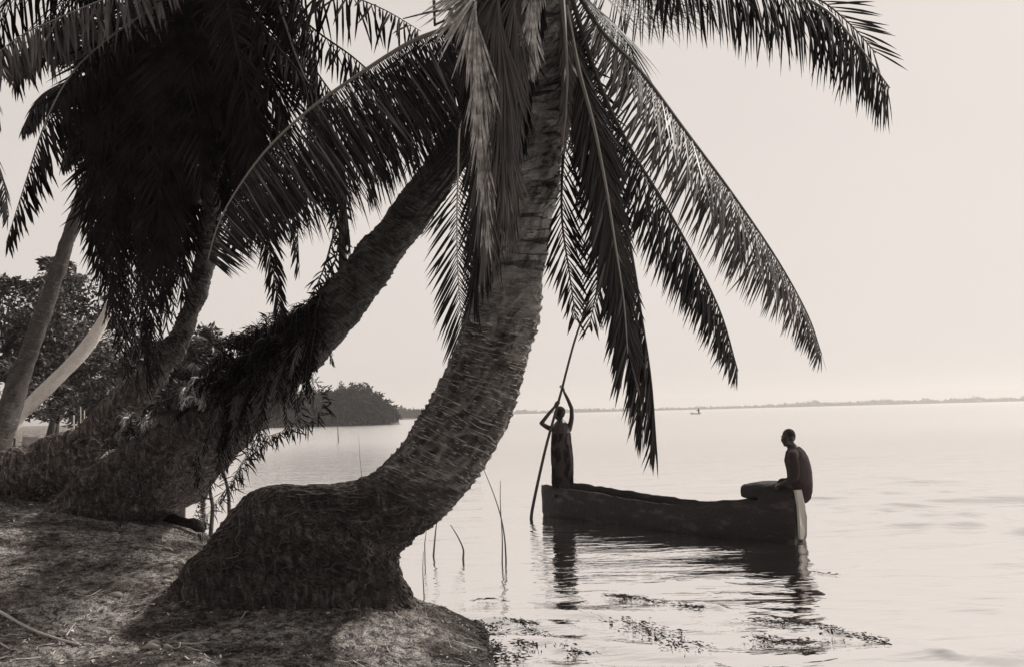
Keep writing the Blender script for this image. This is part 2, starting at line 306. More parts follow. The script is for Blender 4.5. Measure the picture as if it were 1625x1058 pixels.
def make_water():
    r = np.concatenate([np.linspace(.5, 9, 20)[:-1], 9*np.exp(np.arange(0, 345)*.0048), 9*np.exp(344*.0048)*np.exp(np.arange(1, 120)*.045)])
    r = r[r < 2650]; a = np.radians(np.linspace(-68, 88, 760)); cx, cy = 0.0, -4.0
    Rr, A = np.meshgrid(r, a, indexing='ij'); X = cx+Rr*np.sin(A); Y = cy+Rr*np.cos(A)
    rng = np.random.default_rng(11); Z = np.zeros_like(X)
    calm = np.clip((X-1.4)/2.6, .16, 2.3)*np.clip(1.25-(Y-7)/60, .25, 1)
    for k in range(46):
        lam = .28*1.055**k; th = rng.normal(math.radians(98), .35)
        kx, ky = math.cos(th)*2*math.pi/lam, math.sin(th)*2*math.pi/lam
        fade = np.clip(1.6-(Rr*.012/lam), 0, 1)
        Z += fade*lam*.0028*np.sin(kx*X+ky*Y+rng.uniform(0, 6.28))*(1+.8*np.sin(X*rng.uniform(.2, .7)+Y*rng.uniform(.2, .7)+rng.uniform(0, 6)))
    Z *= calm*np.clip((46-Rr)/30, 0, 1)
    msk = np.clip((11.5-Y)/3, 0, 1)*np.clip((X+.9)/.8, 0, 1)
    for lam, th, am, fx in ((.62, 62, .008, 1.3), (.83, 78, .009, .9), (.41, 70, .004, 2.1), (1.25, 95, .012, .6)):
        kx, ky = math.cos(math.radians(th))*6.283/lam, math.sin(math.radians(th))*6.283/lam
        Z += msk*am*np.sin(kx*X+ky*Y+1.4*np.sin(X*fx+1)+1.1*np.sin(Y*fx*1.3))*np.clip(.35+.9*np.sin(X*fx*1.1+Y*.9), 0, 1.2)
    # small swash ridges running in to the bank
    for pts, h, w in (([(960, 942), (1060, 955), (1160, 968), (1250, 988), (1330, 1000), (1420, 1018), (1560, 1060)], .032, .085),
                      ([(800, 985), (850, 1005), (905, 1036), (960, 1075)], .022, .075), ([(985, 985), (1040, 1000), (1110, 1035), (1150, 1070)], .026, .10),
                      ([(740, 958), (800, 950), (860, 958)], .014, .06), ([(1180, 1000), (1230, 1015), (1300, 1022)], .018, .10), ([(1040, 925), (1100, 918), (1180, 932)], .012, .08)):
        P = [gp(*p) for p in pts]
        best = np.full(X.shape, 9.); par = np.zeros(X.shape)
        for i in range(len(P)-1):
            ax, ay = P[i].x, P[i].y; dx, dy = P[i+1].x-ax, P[i+1].y-ay; l2 = dx*dx+dy*dy
            t = np.clip(((X-ax)*dx+(Y-ay)*dy)/l2, 0, 1); dd = np.hypot(X-ax-t*dx, Y-ay-t*dy); par = np.where(dd < best, i+t, par); best = np.minimum(best, dd)
        wob = .55+.45*np.sin(par*5.1+np.sin(par*13)); ends = np.clip(par*2, 0, 1)*np.clip((len(P)-1-par)*2, 0, 1)
        Z += h*ends*wob*np.exp(-(best/w)**2)*(1+.3*np.sin(X*31+Y*17))
    n1, n2 = X.shape; V = np.stack([X, Y, Z], -1).reshape(-1, 3)
    idx = np.arange(n1*n2).reshape(n1, n2)
    Fq = np.stack([idx[:-1, :-1], idx[:-1, 1:], idx[1:, 1:], idx[1:, :-1]], -1).reshape(-1, 4)
    me = bpy.data.meshes.new("water"); me.vertices.add(len(V)); me.vertices.foreach_set('co', V.ravel())
    me.loops.add(Fq.size); me.loops.foreach_set('vertex_index', Fq[:, ::-1].ravel())
    me.polygons.add(len(Fq)); me.polygons.foreach_set('loop_start', np.arange(0, Fq.size, 4)); me.polygons.foreach_set('loop_total', np.full(len(Fq), 4))
    me.polygons.foreach_set('use_smooth', np.ones(len(Fq), bool)); me.materials.append(M_water); me.update(); me.validate()
    o = bpy.data.objects.new("water", me); COL.objects.link(o); tag(o, kind='structure')
make_water()

# ------------------------------------------------------------------ palm trunks
def trunk(stations, parent, m, name='trunk', ring=.055, amp=.006, seg=64, step=.012, rough=.006, fibres=0, flat=1.0, fissure=None, foot=0, roots=0):
    """stations: (Lx,Ly,Rx,Ry,depth) silhouette pairs from the foot upwards"""
    Ls = [at(s[0], s[1], s[4]) for s in stations]; Rs = [at(s[2], s[3], s[4]) for s in stations]
    tot = sum((((Ls[i]+Rs[i])-(Ls[i-1]+Rs[i-1]))/2).length for i in range(1, len(Ls)))
    n = int(tot/step)+2; A = catmull(Ls, n); B = catmull(Rs, n); vs = []; uvs = []; ats = []; v = 0; fib = MB()
    for i in range(n):
        c = (A[i]+B[i])/2; a = (B[i]-A[i])/2
        c2 = (A[min(i+1, n-1)]+B[min(i+1, n-1)])/2; c1 = (A[max(i-1, 0)]+B[max(i-1, 0)])/2
        if i: v += (c-(A[i-1]+B[i-1])/2).length
        t = (c2-c1); t = t.normalized() if t.length > 1e-6 else Vector((0, 0, 1)); ra = a.length
        vd = (c-CAM).normalized(); b = (vd-a.normalized()*vd.dot(a.normalized())).normalized()*ra*(flat(i/(n-1)) if callable(flat) else flat)
        rg = rough*(1+2.2*max(0, 1-i/(n-1)/foot)) if foot else rough
        fm = min(1, max(0, (i/(n-1)-foot*.75)/.1)) if foot else 1
        if t.cross(a).dot(b) < 0: b = -b
        fz = fissure(i/(n-1)) if fissure else 0
        for k in range(seg):
            an = 2*math.pi*k/seg; ca, sa = math.cos(an), math.sin(an); o = (a*ca+b*sa); od = o.normalized()
            q = Vector((ca*ra*9, sa*ra*9, v*9))
            ph = v/ring + 1.3*noise.noise((ca*1.2, sa*1.2, v*1.8)) + .8*noise.noise((ca*2.6, sa*2.6, v*7))
            fr = ph-math.floor(ph)
            h = fm*amp*(fr**4-.3)*max(.15, .75+1.3*noise.noise((ca*2.2, sa*2.2, v*6+3))) + rg*noise.noise(q*1.3) + rg*1.2*noise.noise(q*.35)*2 + (1-fm)*.016*noise.noise((an*ra*26, v*3, 4)) + (1-fm)*.012*noise.noise(q*2.6)
            if fz:
                p2 = v/.085+1.1*noise.noise((ca*1.5+5, sa*1.5, v*3)); f2 = p2-math.floor(p2); h += fz*(-.018*math.exp(-((f2-.5)/.1)**2)*max(0, .5+1.2*noise.noise((ca*2+9, sa*2, v*4)))+.006*noise.noise(q*.6))
            vs.append(c+o+od*h); uvs.append((an*max(ra, .12)/1.0, v)); ats.append(i/(n-1))
            if fibres and random.random() < fibres:
                l = random.uniform(.012, .04); dd = (od+Vector((random.gauss(0, .5), random.gauss(0, .5), random.gauss(-.2, .5)))).normalized()
                p = c+o+od*(h-.004); w = t.cross(od)*.0012
                fib.add([p-w, p+w, p+dd*l+Vector((0, 0, -l*.2))], [(0, 1, 2)])
    mb = MB(); fs = []
    for i in range(n-1):
        for k in range(seg):
            k2 = (k+1) % seg; fs.append((i*seg+k, i*seg+k2, (i+1)*seg+k2, (i+1)*seg+k))
    fs.append(tuple(range(seg))); fs.append(tuple((n-1)*seg+k for k in range(seg))[::-1]); mb.add(vs, fs)
    o = mb.build(name, m, parent); me = o.data; uvl = me.uv_layers.new(name='UVMap'); li = np.zeros(len(me.loops), np.int32); me.loops.foreach_get('vertex_index', li)
    UV = np.array(uvs)[li]; u = UV[:, 0].reshape(-1)
    # wrap seam: loops of the last column that jump back to column 0
    nq = (n-1)*seg; q = UV[:nq*4].reshape(nq, 4, 2); mxu = q[:, :, 0].max(1); mnu = q[:, :, 0].min(1)
    bad = (mxu-mnu) > .4*(mxu+1e-6)
    for j in np.nonzero(bad & (np.arange(nq) % seg == seg-1))[0]:
        for s_ in range(4):
            if q[j, s_, 0] < 1e-6: q[j, s_, 0] = mxu[j]*seg/(seg-1)
    UV[:nq*4] = q.reshape(-1, 2); uvl.data.foreach_set('uv', UV.ravel().astype(np.float32))
    if roots:
        rb = MB()
        for _ in range(roots):
            i0 = int((n-1)*random.uniform(.05, foot*.95)); k0 = random.randrange(seg); ln = random.randint(8, 45); P = []; kk = float(k0)
            for j in range(0, ln, 3):
                if i0-j < 0: break
                kk += random.gauss(0, .45); ix = (i0-j)*seg+int(kk) % seg; cc = (A[i0-j]+B[i0-j])/2; P.append(vs[ix]+(vs[ix]-cc).normalized()*.004)
            if len(P) > 2: rb.tube(P, [random.uniform(.0025, .006)]*len(P), 5, random.choice((0, 0, 1)))
        tag(rb.build('root_strands', [M_ribd, M_wood], parent), kind='stuff')
    at_ = me.attributes.new('along', 'FLOAT', 'POINT'); at_.data.foreach_set('value', np.array(ats, np.float32))
    if fibres: tag(fib.build('bark_fibres', M_ribd, parent, False), kind='stuff')
    return o

# ------------------------------------------------------------------ palm fronds
def frond(parent, pts, ln=.5, phi=35, a0=80, a1=40, droop=.12, ref=(0, -1, 0), n=70, m=None, rib=None, w=.0065, bare=.08, jit=1.0, rr=.014, asym=1.0, tipk=.35, split=.05, dry=0, name='frond'):
    m = m or M_leaf; rib = rib or M_ribd
    N = 60; P, tot = even([at(*p) for p in pts], N); mb = MB()
    mb.tube(P, [rr*(1-.8*i/(N-1)) for i in range(N)], 6, 1)
    refv = (R_*ref[0]+U_*ref[1]+F_*ref[2]).normalized(); G = Vector((0, 0, -1))
    for side in (-1, 1):
        for k in range(n):
            s = bare+(1-bare)*(k+random.random()*.6)/n; s = min(s, .998); x = s*(N-1); i = min(int(x), N-2)
            p = P[i].lerp(P[i+1], x-i); T = (P[min(i+2, N-1)]-P[max(i-1, 0)]).normalized()
            D = refv-T*refv.dot(T)
            D = D.normalized() if D.length > .05 else T.orthogonal().normalized()
            Sd = T.cross(D)*side
            q = (s-bare)/(1-bare)
            prof = min(1, .45+q*2.6)*(1 if q < .55 else 1-(1-tipk)*((q-.55)/.45)**1.4)
            l = ln*prof*random.uniform(.86, 1.08)*(asym if side < 0 else 1)
            if split and random.random() < split: l *= random.uniform(.2, .6)
            an = math.radians(a0+(a1-a0)*q+random.gauss(0, 3.5*jit)); ph = math.radians(phi+random.gauss(0, 7*jit))
            d = (T*math.cos(an)+(D*math.cos(ph)+Sd*math.sin(ph))*math.sin(an)).normalized()
            wn = (T-d*T.dot(d)).normalized(); K = 5; vs = []; c = p.copy(); dr = droop*random.uniform(.7, 1.4)
            wv = random.gauss(0, .012*jit)
            for j in range(K+1):
                f = j/K; ww = w*(.35+1.3*f if f < .5 else 1.0*(1-((f-.5)/.5)**1.5)+.03)*(.8+.4*prof)
                nn = d.cross(wn)
                vs += [c-wn*ww, c+nn*ww*.45, c+wn*ww]
                d = (d+G*dr*(.4+f)+wn*wv).normalized(); wn = (wn-d*wn.dot(d)).normalized(); c = c+d*(l/K)
            fs = []
            for j in range(K):
                b = j*3; fs += [(b, b+1, b+4, b+3), (b+1, b+2, b+5, b+4)]
            mb.add(vs, fs, 2 if random.random() < dry else 0)
    return mb.build(name, [m, rib, M_leafm if m is M_leaf else M_leafd] if dry else [m, rib], parent, False)

# --- the big leaning palm in front
base = gp(480, 965, .3)
palm = empty('leaning_palm', base, 'thick ringed coconut palm with swollen foot leaning over the water in front', 'palm tree')
trunk([(225, 1010, 715, 1075, 7.75), (262, 955, 690, 1020, 7.65), (292, 905, 656, 955, 7.5), (328, 864, 641, 918, 7.3), (362, 822, 634, 893, 7.1), (392, 788, 638, 871, 7.0), (430, 770, 652, 858, 6.9), (490, 769, 668, 848, 6.8),
       (545, 765, 690, 832, 6.7), (585, 752, 712, 810, 6.6), (622, 722, 742, 778, 6.5), (655, 678, 772, 738, 6.4), (688, 625, 806, 672, 6.25), (714, 567, 832, 600, 6.1), (737, 505, 850, 528, 5.95),
       (762, 430, 862, 440, 5.8), (785, 350, 880, 348, 5.65), (808, 265, 893, 258, 5.5), (828, 180, 903, 168, 5.35), (842, 100, 908, 88, 5.2), (850, 20, 910, 10, 5.1), (856, -60, 912, -70, 5.0)],
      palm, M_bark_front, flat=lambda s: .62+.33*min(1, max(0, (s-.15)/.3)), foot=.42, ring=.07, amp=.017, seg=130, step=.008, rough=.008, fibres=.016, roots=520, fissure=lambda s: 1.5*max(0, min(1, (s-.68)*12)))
C = (890, -45)
FR = dict(w=.011)
frond(palm, [(900, -60, 5.0), (1010, -70, 5.0), (1120, -48, 5.0), (1220, -22, 5.0), (1305, 12, 5.0), (1360, 70, 5.0), (1412, 140, 5.0)], .42, 24, 84, 44, .26, n=135, rr=.018, tipk=.6, w=.0052, jit=2.2, rib=M_rib, dry=.07)
frond(palm, [(900, -50, 5.0), (1100, -75, 5.15), (1210, -40, 5.2), (1300, 0, 5.25), (1350, 40, 5.3), (1390, 85, 5.35)], .40, 80, 55, 28, .02, ref=(.2, -.2, 1), n=60, rr=.014, tipk=.6, dry=.07)
frond(palm, [(905, -30, 5.0), (955, 50, 5.1), (1015, 112, 5.2), (1085, 205, 5.4), (1165, 312, 5.6), (1235, 415, 5.8), (1282, 500, 5.95), (1304, 562, 6.05)], .43, 24, 86, 40, .04, ref=(-.5, -.8, -.2), n=210, rr=.014, w=.0062, jit=1.3, tipk=.3, m=M_leafm, dry=.07)
frond(palm, [(902, -20, 5.0), (950, 130, 5.1), (1000, 235, 5.25), (1055, 325, 5.4), (1105, 415, 5.5), (1145, 500, 5.6), (1171, 588, 5.7)], .38, 18, 76, 34, .05, ref=(-.6, -.8, -.1), n=180, rr=.014, w=.006, jit=1.3, tipk=.35, dry=.07)
frond(palm, [(898, 10, 4.9), (918, 110, 4.85), (942, 200, 4.85), (962, 300, 4.9), (978, 400, 4.95), (990, 480, 5.0), (996, 560, 5.05)], .34, 65, 28, 18, .04, ref=(-.35, .1, 1), n=95, rr=.014, rib=M_rib, tipk=.9, w=.0085, dry=.07)
frond(palm, [(896, 0, 5.0), (940, 140, 5.1), (972, 270, 5.2), (1000, 390, 5.25), (1018, 500, 5.3), (1033, 600, 5.35), (1041, 695, 5.4)], .44, 24, 34, 14, .03, ref=(-1, .05, .15), n=120, tipk=.55, w=.0058, jit=1.5, dry=.07)
frond(palm, [(896, 0, 5.05), (935, 150, 5.15), (960, 270, 5.25), (980, 390, 5.3), (995, 500, 5.35), (1010, 600, 5.4), (1020, 680, 5.4)], .4, 40, 34, 20, .03, ref=(-1, .05, .5), n=100, tipk=.5, dry=.07)
frond(palm, [(892, 20, 5.15), (905, 140, 5.3), (893, 260, 5.5), (892, 350, 5.6), (903, 430, 5.7), (914, 508, 5.8)], .34, 75, 42, 25, .04, ref=(0, 0, 1), n=60, dry=.07)
frond(palm, [(895, 20, 5.0), (930, 150, 5.3), (950, 260, 5.5), (955, 370, 5.7), (948, 450, 5.8), (935, 520, 5.85)], .36, 72, 40, 25, .05, ref=(.2, 0, 1), n=60, dry=.07)
frond(palm, [(892, -10, 4.85), (897, 60, 4.7), (900, 120, 4.65), (898, 180, 4.65), (893, 235, 4.68)], .15, 75, 18, 10, .05, ref=(0, 0, 1), n=50, m=M_leafm, rib=M_rib, dry=.07)
frond(palm, [(890, -60, 5.0), (930, 0, 5.2), (975, 40, 5.5), (1002, 80, 5.6), (1008, 125, 5.7)], .42, 60, 60, 30, .08, ref=(-.4, -.8, 0), n=50, dry=.07)
frond(palm, [(890, -60, 5.2), (960, -20, 5.9), (1040, 0, 6.4), (1120, -10, 6.8)], .5, 50, 70, 30, .10, n=60, dry=.07)
# dry fronds hanging at the trunk top, light on them put into pale leaf colour
for k in range(18):
    x0 = random.uniform(748, 862); x1 = x0*.45+random.uniform(765, 818)*.55; y1 = random.choice([120, 200, 260, 320, 350, 380]) if x0 < 830 else random.uniform(50, 130)
    if x0 > 825: x1 = x0-random.uniform(0, 12)
    d = random.uniform(4.75, 4.95); mm = (M_leafd, M_leafm, M_leaf, M_leafd, M_leafm)[k % 5] if k < 12 else M_leaf
    if mm is not M_leaf: d = random.uniform(4.5, 4.62)
    frond(palm, [(872, -60, 4.95), ((x0+872)/2, -60, d), (x0, -15, d-.05), ((x0*2+x1)/3+random.uniform(-6, 6), y1*.3, d-.05), ((x0+x1*2)/3, y1*.65, d), (x1, y1, d+.1)], random.uniform(.3, .5)*(1 if x0 < 825 else .5), 80, 9, 5, .03, ref=(0, 0, 1), n=54, m=mm, rib=mm, w=.0048, bare=.3, tipk=.7, rr=.009, jit=1.3)
for pts, l in (([(865, -50, 4.9), (780, -40, 4.8), (750, 40, 4.85), (752, 150, 4.95), (760, 260, 5.05), (760, 380, 5.15), (752, 460, 5.25)], .34), ([(868, -50, 4.9), (800, -20, 4.8), (775, 80, 4.9), (772, 200, 5.0), (775, 320, 5.1), (768, 420, 5.2)], .3)):
    frond(palm, pts, l, 78, 18, 10, .05, ref=(0, 0, 1), n=70, w=.006, bare=.15, tipk=.8)
for x0, y1 in ((822, 230), (832, 190), (838, 215), (826, 260), (846, 150)):
    frond(palm, [(874, -60, 5.0), (x0+18, -60, 4.95), (x0+4, 0, 4.95), (x0, y1*.5, 4.98), (x0-8, y1, 5.02)], .22, 80, 9, 6, .03, ref=(0, 0, 1), n=60, m=M_leaf if x0 % 4 else M_leafm, rib=M_leaf, w=.0055, bare=.25, tipk=.8, rr=.008)
# upper part of the crown above the picture, it shades and reflects in the water
for k, (dx, dy, dd) in enumerate([(-330, -260, .8), (-150, -420, .3), (120, -450, -.5), (330, -330, .6), (450, -200, 1.6), (-250, -380, 2.0), (60, -380, 2.0), (220, -250, -1.4), (-120, -230, -1.3)]):
    frond(palm, [(885, -60, 5.0), (885+dx*.4, -60+dy*.6, 5+dd*.4), (885+dx*.8, -60+dy*.9, 5+dd*.8), (885+dx*1.15, -60+dy*.85, 5+dd*1.2), (885+dx*1.5, -60+dy*.55, 5+dd*1.5)], .6, 55, 70, 35, .12, n=50, w=.014, rr=.018)
mb = MB(); mb.tube([at(640, 30, 6.3), at(680, 20, 6.2), at(720, 14, 6.1), at(760, 12, 6.0), at(800, -40, 5.6)], [.004, .007, .009, .011, .014], 6)
mb.tube([at(690, -60, 6.1), at(688, -20, 6.15), at(690, 42, 6.2)], [.014, .012, .008], 6); mb.tube([at(730, -60, 6.0), at(727, 0, 6.05), at(722, 60, 6.1)], [.016, .016, .012], 6)
mb.tube([at(690, 40, 6.2), at(712, 30, 6.2), at(718, 20, 6.1)], [.008, .007, .006], 6)
mb.build('flower_stalk', M_ribd, palm)

# --- the second palm behind it
base2 = gp(190, 805, .75)
palm2 = empty('leaning_palm', base2, 'dark slanting palm with shaggy fern skirt, rising between the other two big trunks', 'palm tree')
trunk([(60, 838, 262, 830, 11.3), (92, 800, 285, 812, 11.2), (132, 757, 318, 783, 11.0), (190, 712, 352, 745, 10.7), (270, 662, 395, 702, 10.3), (350, 600, 440, 652, 9.9), (420, 548, 492, 594, 9.5),
       (482, 492, 545, 540, 9.1), (530, 436, 592, 480, 8.7), (580, 378, 638, 410, 8.3), (636, 312, 690, 338, 7.9), (682, 246, 738, 268, 7.5), (722, 180, 776, 196, 7.1), (755, 110, 805, 122, 6.8), (778, 40, 824, 48, 6.6), (792, -50, 836, -46, 6.4)],
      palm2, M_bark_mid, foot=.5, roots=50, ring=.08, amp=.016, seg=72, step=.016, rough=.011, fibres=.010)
frond(palm2, [(790, -20, 6.4), (760, 15, 6.35), (715, 42, 6.3), (650, 68, 6.25), (570, 118, 6.2), (490, 175, 6.15), (425, 236, 6.1), (377, 300, 6.1), (347, 355, 6.1), (330, 412, 6.1)], 0.72, 14, 96, 70, .02, ref=(.35, -1, 0), n=230, rr=.018, w=.0058, m=M_leaf, rib=M_rib, tipk=.3, bare=.05, dry=.3)
frond(palm2, [(790, -20, 6.5), (715, 45, 6.5), (640, 90, 6.6), (560, 150, 6.7), (490, 210, 6.8), (430, 270, 6.9), (390, 320, 7)], .85, 30, 85, 60, .10, ref=(.2, -1, 0), n=110, rr=.010, w=.0075, tipk=.5, dry=.07)
frond(palm2, [(790, 0, 6.4), (752, 90, 6.35), (731, 190, 6.3), (727, 270, 6.3), (725, 360, 6.3), (727, 440, 6.3), (735, 540, 6.3)], .40, 74, 48, 28, .03, ref=(0, 0, 1), n=64, rib=M_palewood, rr=.011, bare=.35, tipk=.75, asym=1.0, dry=.07)
frond(palm2, [(795, 0, 6.5), (740, 60, 6.8), (700, 120, 7.0), (668, 190, 7.2), (650, 260, 7.3)], .5, 55, 60, 35, .12, n=60, dry=.07)
frond(palm2, [(795, 0, 6.5), (765, 60, 6.6), (735, 110, 6.7), (715, 160, 6.8), (700, 215, 6.9)], .45, 60, 50, 30, .10, ref=(0, -.4, 1), n=60, dry=.07)
frond(palm2, [(795, 0, 6.5), (740, 40, 6.7), (690, 90, 6.8), (640, 170, 6.9), (600, 250, 7.0), (580, 310, 7.0)], .5, 50, 60, 40, .12, n=60, dry=.07)
frond(palm2, [(795, 0, 6.5), (770, 100, 6.6), (760, 200, 6.7), (752, 300, 6.8), (748, 400, 6.9), (745, 470, 6.9)], .35, 60, 30, 18, .05, ref=(0, 0, 1), n=60, dry=.07)
for dx, dy, dd in [(-300, -200, 1), (-120, -350, 1.5), (150, -330, 1.8), (320, -180, 2.2), (-200, -100, 2.6)]:
    frond(palm2, [(800, -60, 6.4), (800+dx*.4, -60+dy*.6, 6.4+dd*.4), (800+dx*.8, -60+dy*.9, 6.4+dd*.8), (800+dx*1.2, -60+dy*.7, 6.4+dd*1.2)], .6, 55, 70, 35, .12, n=44, w=.014)
# shaggy skirt and roots along its trunk
def axis2(s):   # a point on the second trunk's axis, s 0 (350,630) .. 1 (560,480)
    return (350+210*s, 640-165*s, 9.95-1.1*s)

def fern_clump():
    fern = empty('fern_clump', at(430, 590, 9.6), 'black shaggy clump of ferns growing on the slanting middle palm trunk', 'fern')
    for k in range(120):
        s = random.random()**.8; x, y, d = axis2(s*.78); an = random.uniform(80, 215) if k < 100 else random.uniform(60, 110)
        l = random.uniform(50, 100)*(1.05-.45*s); dx, dy = math.cos(math.radians(an))*l, -math.sin(math.radians(an))*l
        y0 = y-6; sx = random.uniform(-15, 15); dd = random.uniform(-.7, .35)
        frond(fern, [(x+sx, y0+random.uniform(-18, 22), d-.25), (x+sx+dx*.5, y0+dy*.75, d+dd*.5), (x+sx+dx*.85, y0+dy*.8+8, d+dd*.9), (x+sx+dx*1.05, y0+dy*.6+30, d+dd)], .13, 60, 60, 30, .10, n=32, w=.005, rr=.004, bare=.02, jit=3, m=M_leafk)
    for k in range(52):  # hanging below the trunk on the near side
        s = random.random(); x, y, d = axis2(s*.75); l = random.uniform(50, 120); dx = random.uniform(-35, 40)
        frond(fern, [(x, y-10, d-.35), (x+dx*.4, y+l*.2, d-.5), (x+dx*.8, y+l*.6, d-.55), (x+dx, y+l, d-.5)], .12, 60, 50, 25, .10, n=30, w=.005, rr=.004, bare=.02, jit=3, m=M_leafk if k % 4 else M_leafm)
    return fern
fern_clump()
fern2 = empty('fern_clump', at(260, 700, 10.8), 'grey mixed ferns sprouting along the low thick end of the middle trunk', 'fern')
for k in range(60):
    t_ = random.random(); x = 165+t_*200; y = 722-t_*88+random.uniform(-8, 8); d = 11.0-t_*1.0-.35; an = math.radians(random.uniform(40, 160)); l = random.uniform(25, 65); dx, dy = math.cos(an)*l, -math.sin(an)*l
    frond(fern2, [(x, y, d), (x+dx*.5, y+dy*.7, d-.05), (x+dx*.9, y+dy*.8, d-.1), (x+dx*1.15, y+dy*.55+10, d-.15)], .12, 65, 60, 30, .12, n=20, w=.006, rr=.003, bare=.02, jit=3, m=(M_leafm, M_leaf, M_leafd, M_leafm)[k % 4])
for k in range(16):
    t_ = random.random(); x = 180+t_*210; y = 790-t_*95+random.uniform(-30, 6); d = 10.9-t_*1.1-.5; l = random.uniform(30, 80); dx = random.uniform(-20, 25)
    frond(fern2, [(x, y, d), (x+dx*.3, y+l*.3, d-.05), (x+dx*.7, y+l*.7, d-.05), (x+dx, y+l, d)], .09, 65, 45, 25, .12, n=18, w=.005, rr=.004, bare=.02, jit=4, m=(M_leafk, M_leaf, M_leafm, M_root)[k % 4])
hang = empty('dead_frond', at(420, 660, 9.6), 'withered dark frond drooping from the middle trunk to the bank edge', 'dead frond')
for pts, l in (([(440, 640, 9.6), (425, 665, 9.5), (395, 715, 9.5), (365, 765, 9.6), (330, 815, 9.8), (312, 850, 10.0)], .22), ([(470, 620, 9.5), (478, 650, 9.4), (455, 680, 9.4), (410, 700, 9.4), (380, 745, 9.4), (350, 795, 9.5)], .24),
               ([(430, 650, 9.6), (400, 680, 9.6), (352, 740, 9.7), (322, 780, 9.9), (305, 826, 10.0)], .18), ([(500, 600, 9.4), (512, 640, 9.3), (490, 670, 9.3), (440, 690, 9.3), (400, 720, 9.3)], .2)):
    frond(hang, pts, l, 40, 85, 60, .10, ref=(1, -.1, -.1), n=60, w=.006, rr=.004, jit=7, split=.45, tipk=.7, bare=.02, asym=.8)
dead = empty('dead_frond', at(545, 455, 8.7), 'bare upright dead stalk with torn leaflets standing on the middle trunk', 'dead frond')
mb = MB(); mb.tube([at(548, 462, 8.8), at(544, 420, 8.75), at(544, 360, 8.7), at(546, 300, 8.65), at(540, 240, 8.6)], [.05, .04, .035, .028, .02], 8); mb.build('stalk', M_ribd, dead)
frond(dead, [(546, 330, 8.7), (530, 372, 8.7), (516, 420, 8.7), (500, 458, 8.75), (468, 512, 8.8)], .22, 60, 70, 50, .12, n=30, jit=4, split=.4, w=.010)
frond(dead, [(546, 300, 8.7), (535, 400, 8.7), (520, 440, 8.7), (505, 480, 8.75), (490, 520, 8.8)], .18, 60, 70, 50, .12, ref=(.5, .2, 1), n=30, jit=4, split=.4, w=.012)

# --- the third palm with the heavy dark crown
base3 = gp(60, 790, .95)
palm3 = empty('leaning_palm', base3, 'palm with a huge dark hanging crown and trunk lying low over the bank', 'palm tree')
trunk([(-110, 760, 10, 860, 12.3), (-60, 738, 60, 815, 12.2), (-10, 718, 95, 790, 12.1), (60, 700, 132, 757, 12.0), (125, 674, 170, 716, 11.8), (182, 622, 226, 657, 11.5), (238, 566, 272, 592, 11.2), (281, 505, 309, 522, 10.9),
       (305, 430, 337, 440, 10.6), (317, 350, 350, 354, 10.3), (326, 260, 358, 262, 10.0), (333, 160, 364, 162, 9.8), (338, 60, 368, 60, 9.6), (342, -40, 370, -40, 9.4)],
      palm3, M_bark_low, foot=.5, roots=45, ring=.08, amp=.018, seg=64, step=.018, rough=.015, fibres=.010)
C3 = (352, -50, 9.4)
def f3(pts, **k):
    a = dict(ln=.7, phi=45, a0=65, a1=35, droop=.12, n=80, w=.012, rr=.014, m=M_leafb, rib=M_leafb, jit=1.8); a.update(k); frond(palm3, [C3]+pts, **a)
f3([(270, -45, 9.2), (175, -5, 9.1), (95, 28, 9.0), (25, 62, 8.9), (-35, 115, 8.8)], ln=.62, phi=25, a0=85, a1=60, ref=(-.1, -1, 0), n=100, rib=M_rib, m=M_leafm, droop=.05)
f3([(250, 10, 9.2), (185, 52, 9.1), (118, 112, 9.0), (74, 190, 8.9), (42, 285, 8.9), (10, 385, 8.8)], ln=.5, phi=30, a0=70, a1=35, ref=(.5, -1, 0), n=95, rib=M_rib)
f3([(230, -80, 9.6), (120, -70, 9.8), (40, -30, 9.9), (-10, 40, 10), (-30, 130, 10)], ln=.7)
f3([(280, -100, 9.6), (200, -60, 9.8), (120, -20, 9.9), (60, 50, 10), (20, 130, 10)], ln=.7)
f3([(280, 0, 9.6), (200, 60, 9.8), (150, 130, 9.9), (125, 210, 10), (118, 285, 10)], ln=.6, phi=60)
# hanging mass
tips = [(150, 300), (175, 345), (185, 445), (205, 500), (230, 470), (240, 560), (250, 590), (275, 500), (225, 380), (210, 410), (235, 440), (270, 440), (245, 350), (290, 380), (265, 320), (230, 280), (205, 340), (270, 420), (310, 400), (335, 350), (360, 320), (385, 280), (150, 225), (200, 300), (240, 300), (290, 300), (400, 250), (430, 220),
        (195, 400), (260, 500), (320, 300), (350, 230), (215, 560), (175, 520), (240, 610), (380, 380), (255, 540), (160, 430), (190, 560), (205, 610), (222, 630), (245, 600), (265, 520), (290, 470), (235, 625), (290, 430), (200, 540), (230, 580), (262, 480), (180, 480)]
for k, (tx, ty) in enumerate(tips):
    d = random.uniform(8.7, 10.9); bx = tx-(352-tx)*.10
    hang_ = abs(ty+50)/600
    f3([(352+(tx-352)*.45, -60+ty*.10, 9.4+(d-9.4)*.4), (352+(tx-352)*.85, 10+ty*.32, 9.4+(d-9.4)*.8), (bx, 20+ty*.62, d), (tx, ty, d)], ln=random.uniform(.5, .7) if ty < 500 else random.uniform(.3, .45), phi=random.uniform(50, 85), a0=45, a1=22, droop=.08, ref=(random.uniform(-1, 1), -.2, 1), n=110 if ty < 500 else 70, w=.0105 if ty < 500 else .008, jit=2.5, split=.12, m=M_leafb if ty < 500 or k % 3 else M_leaf)
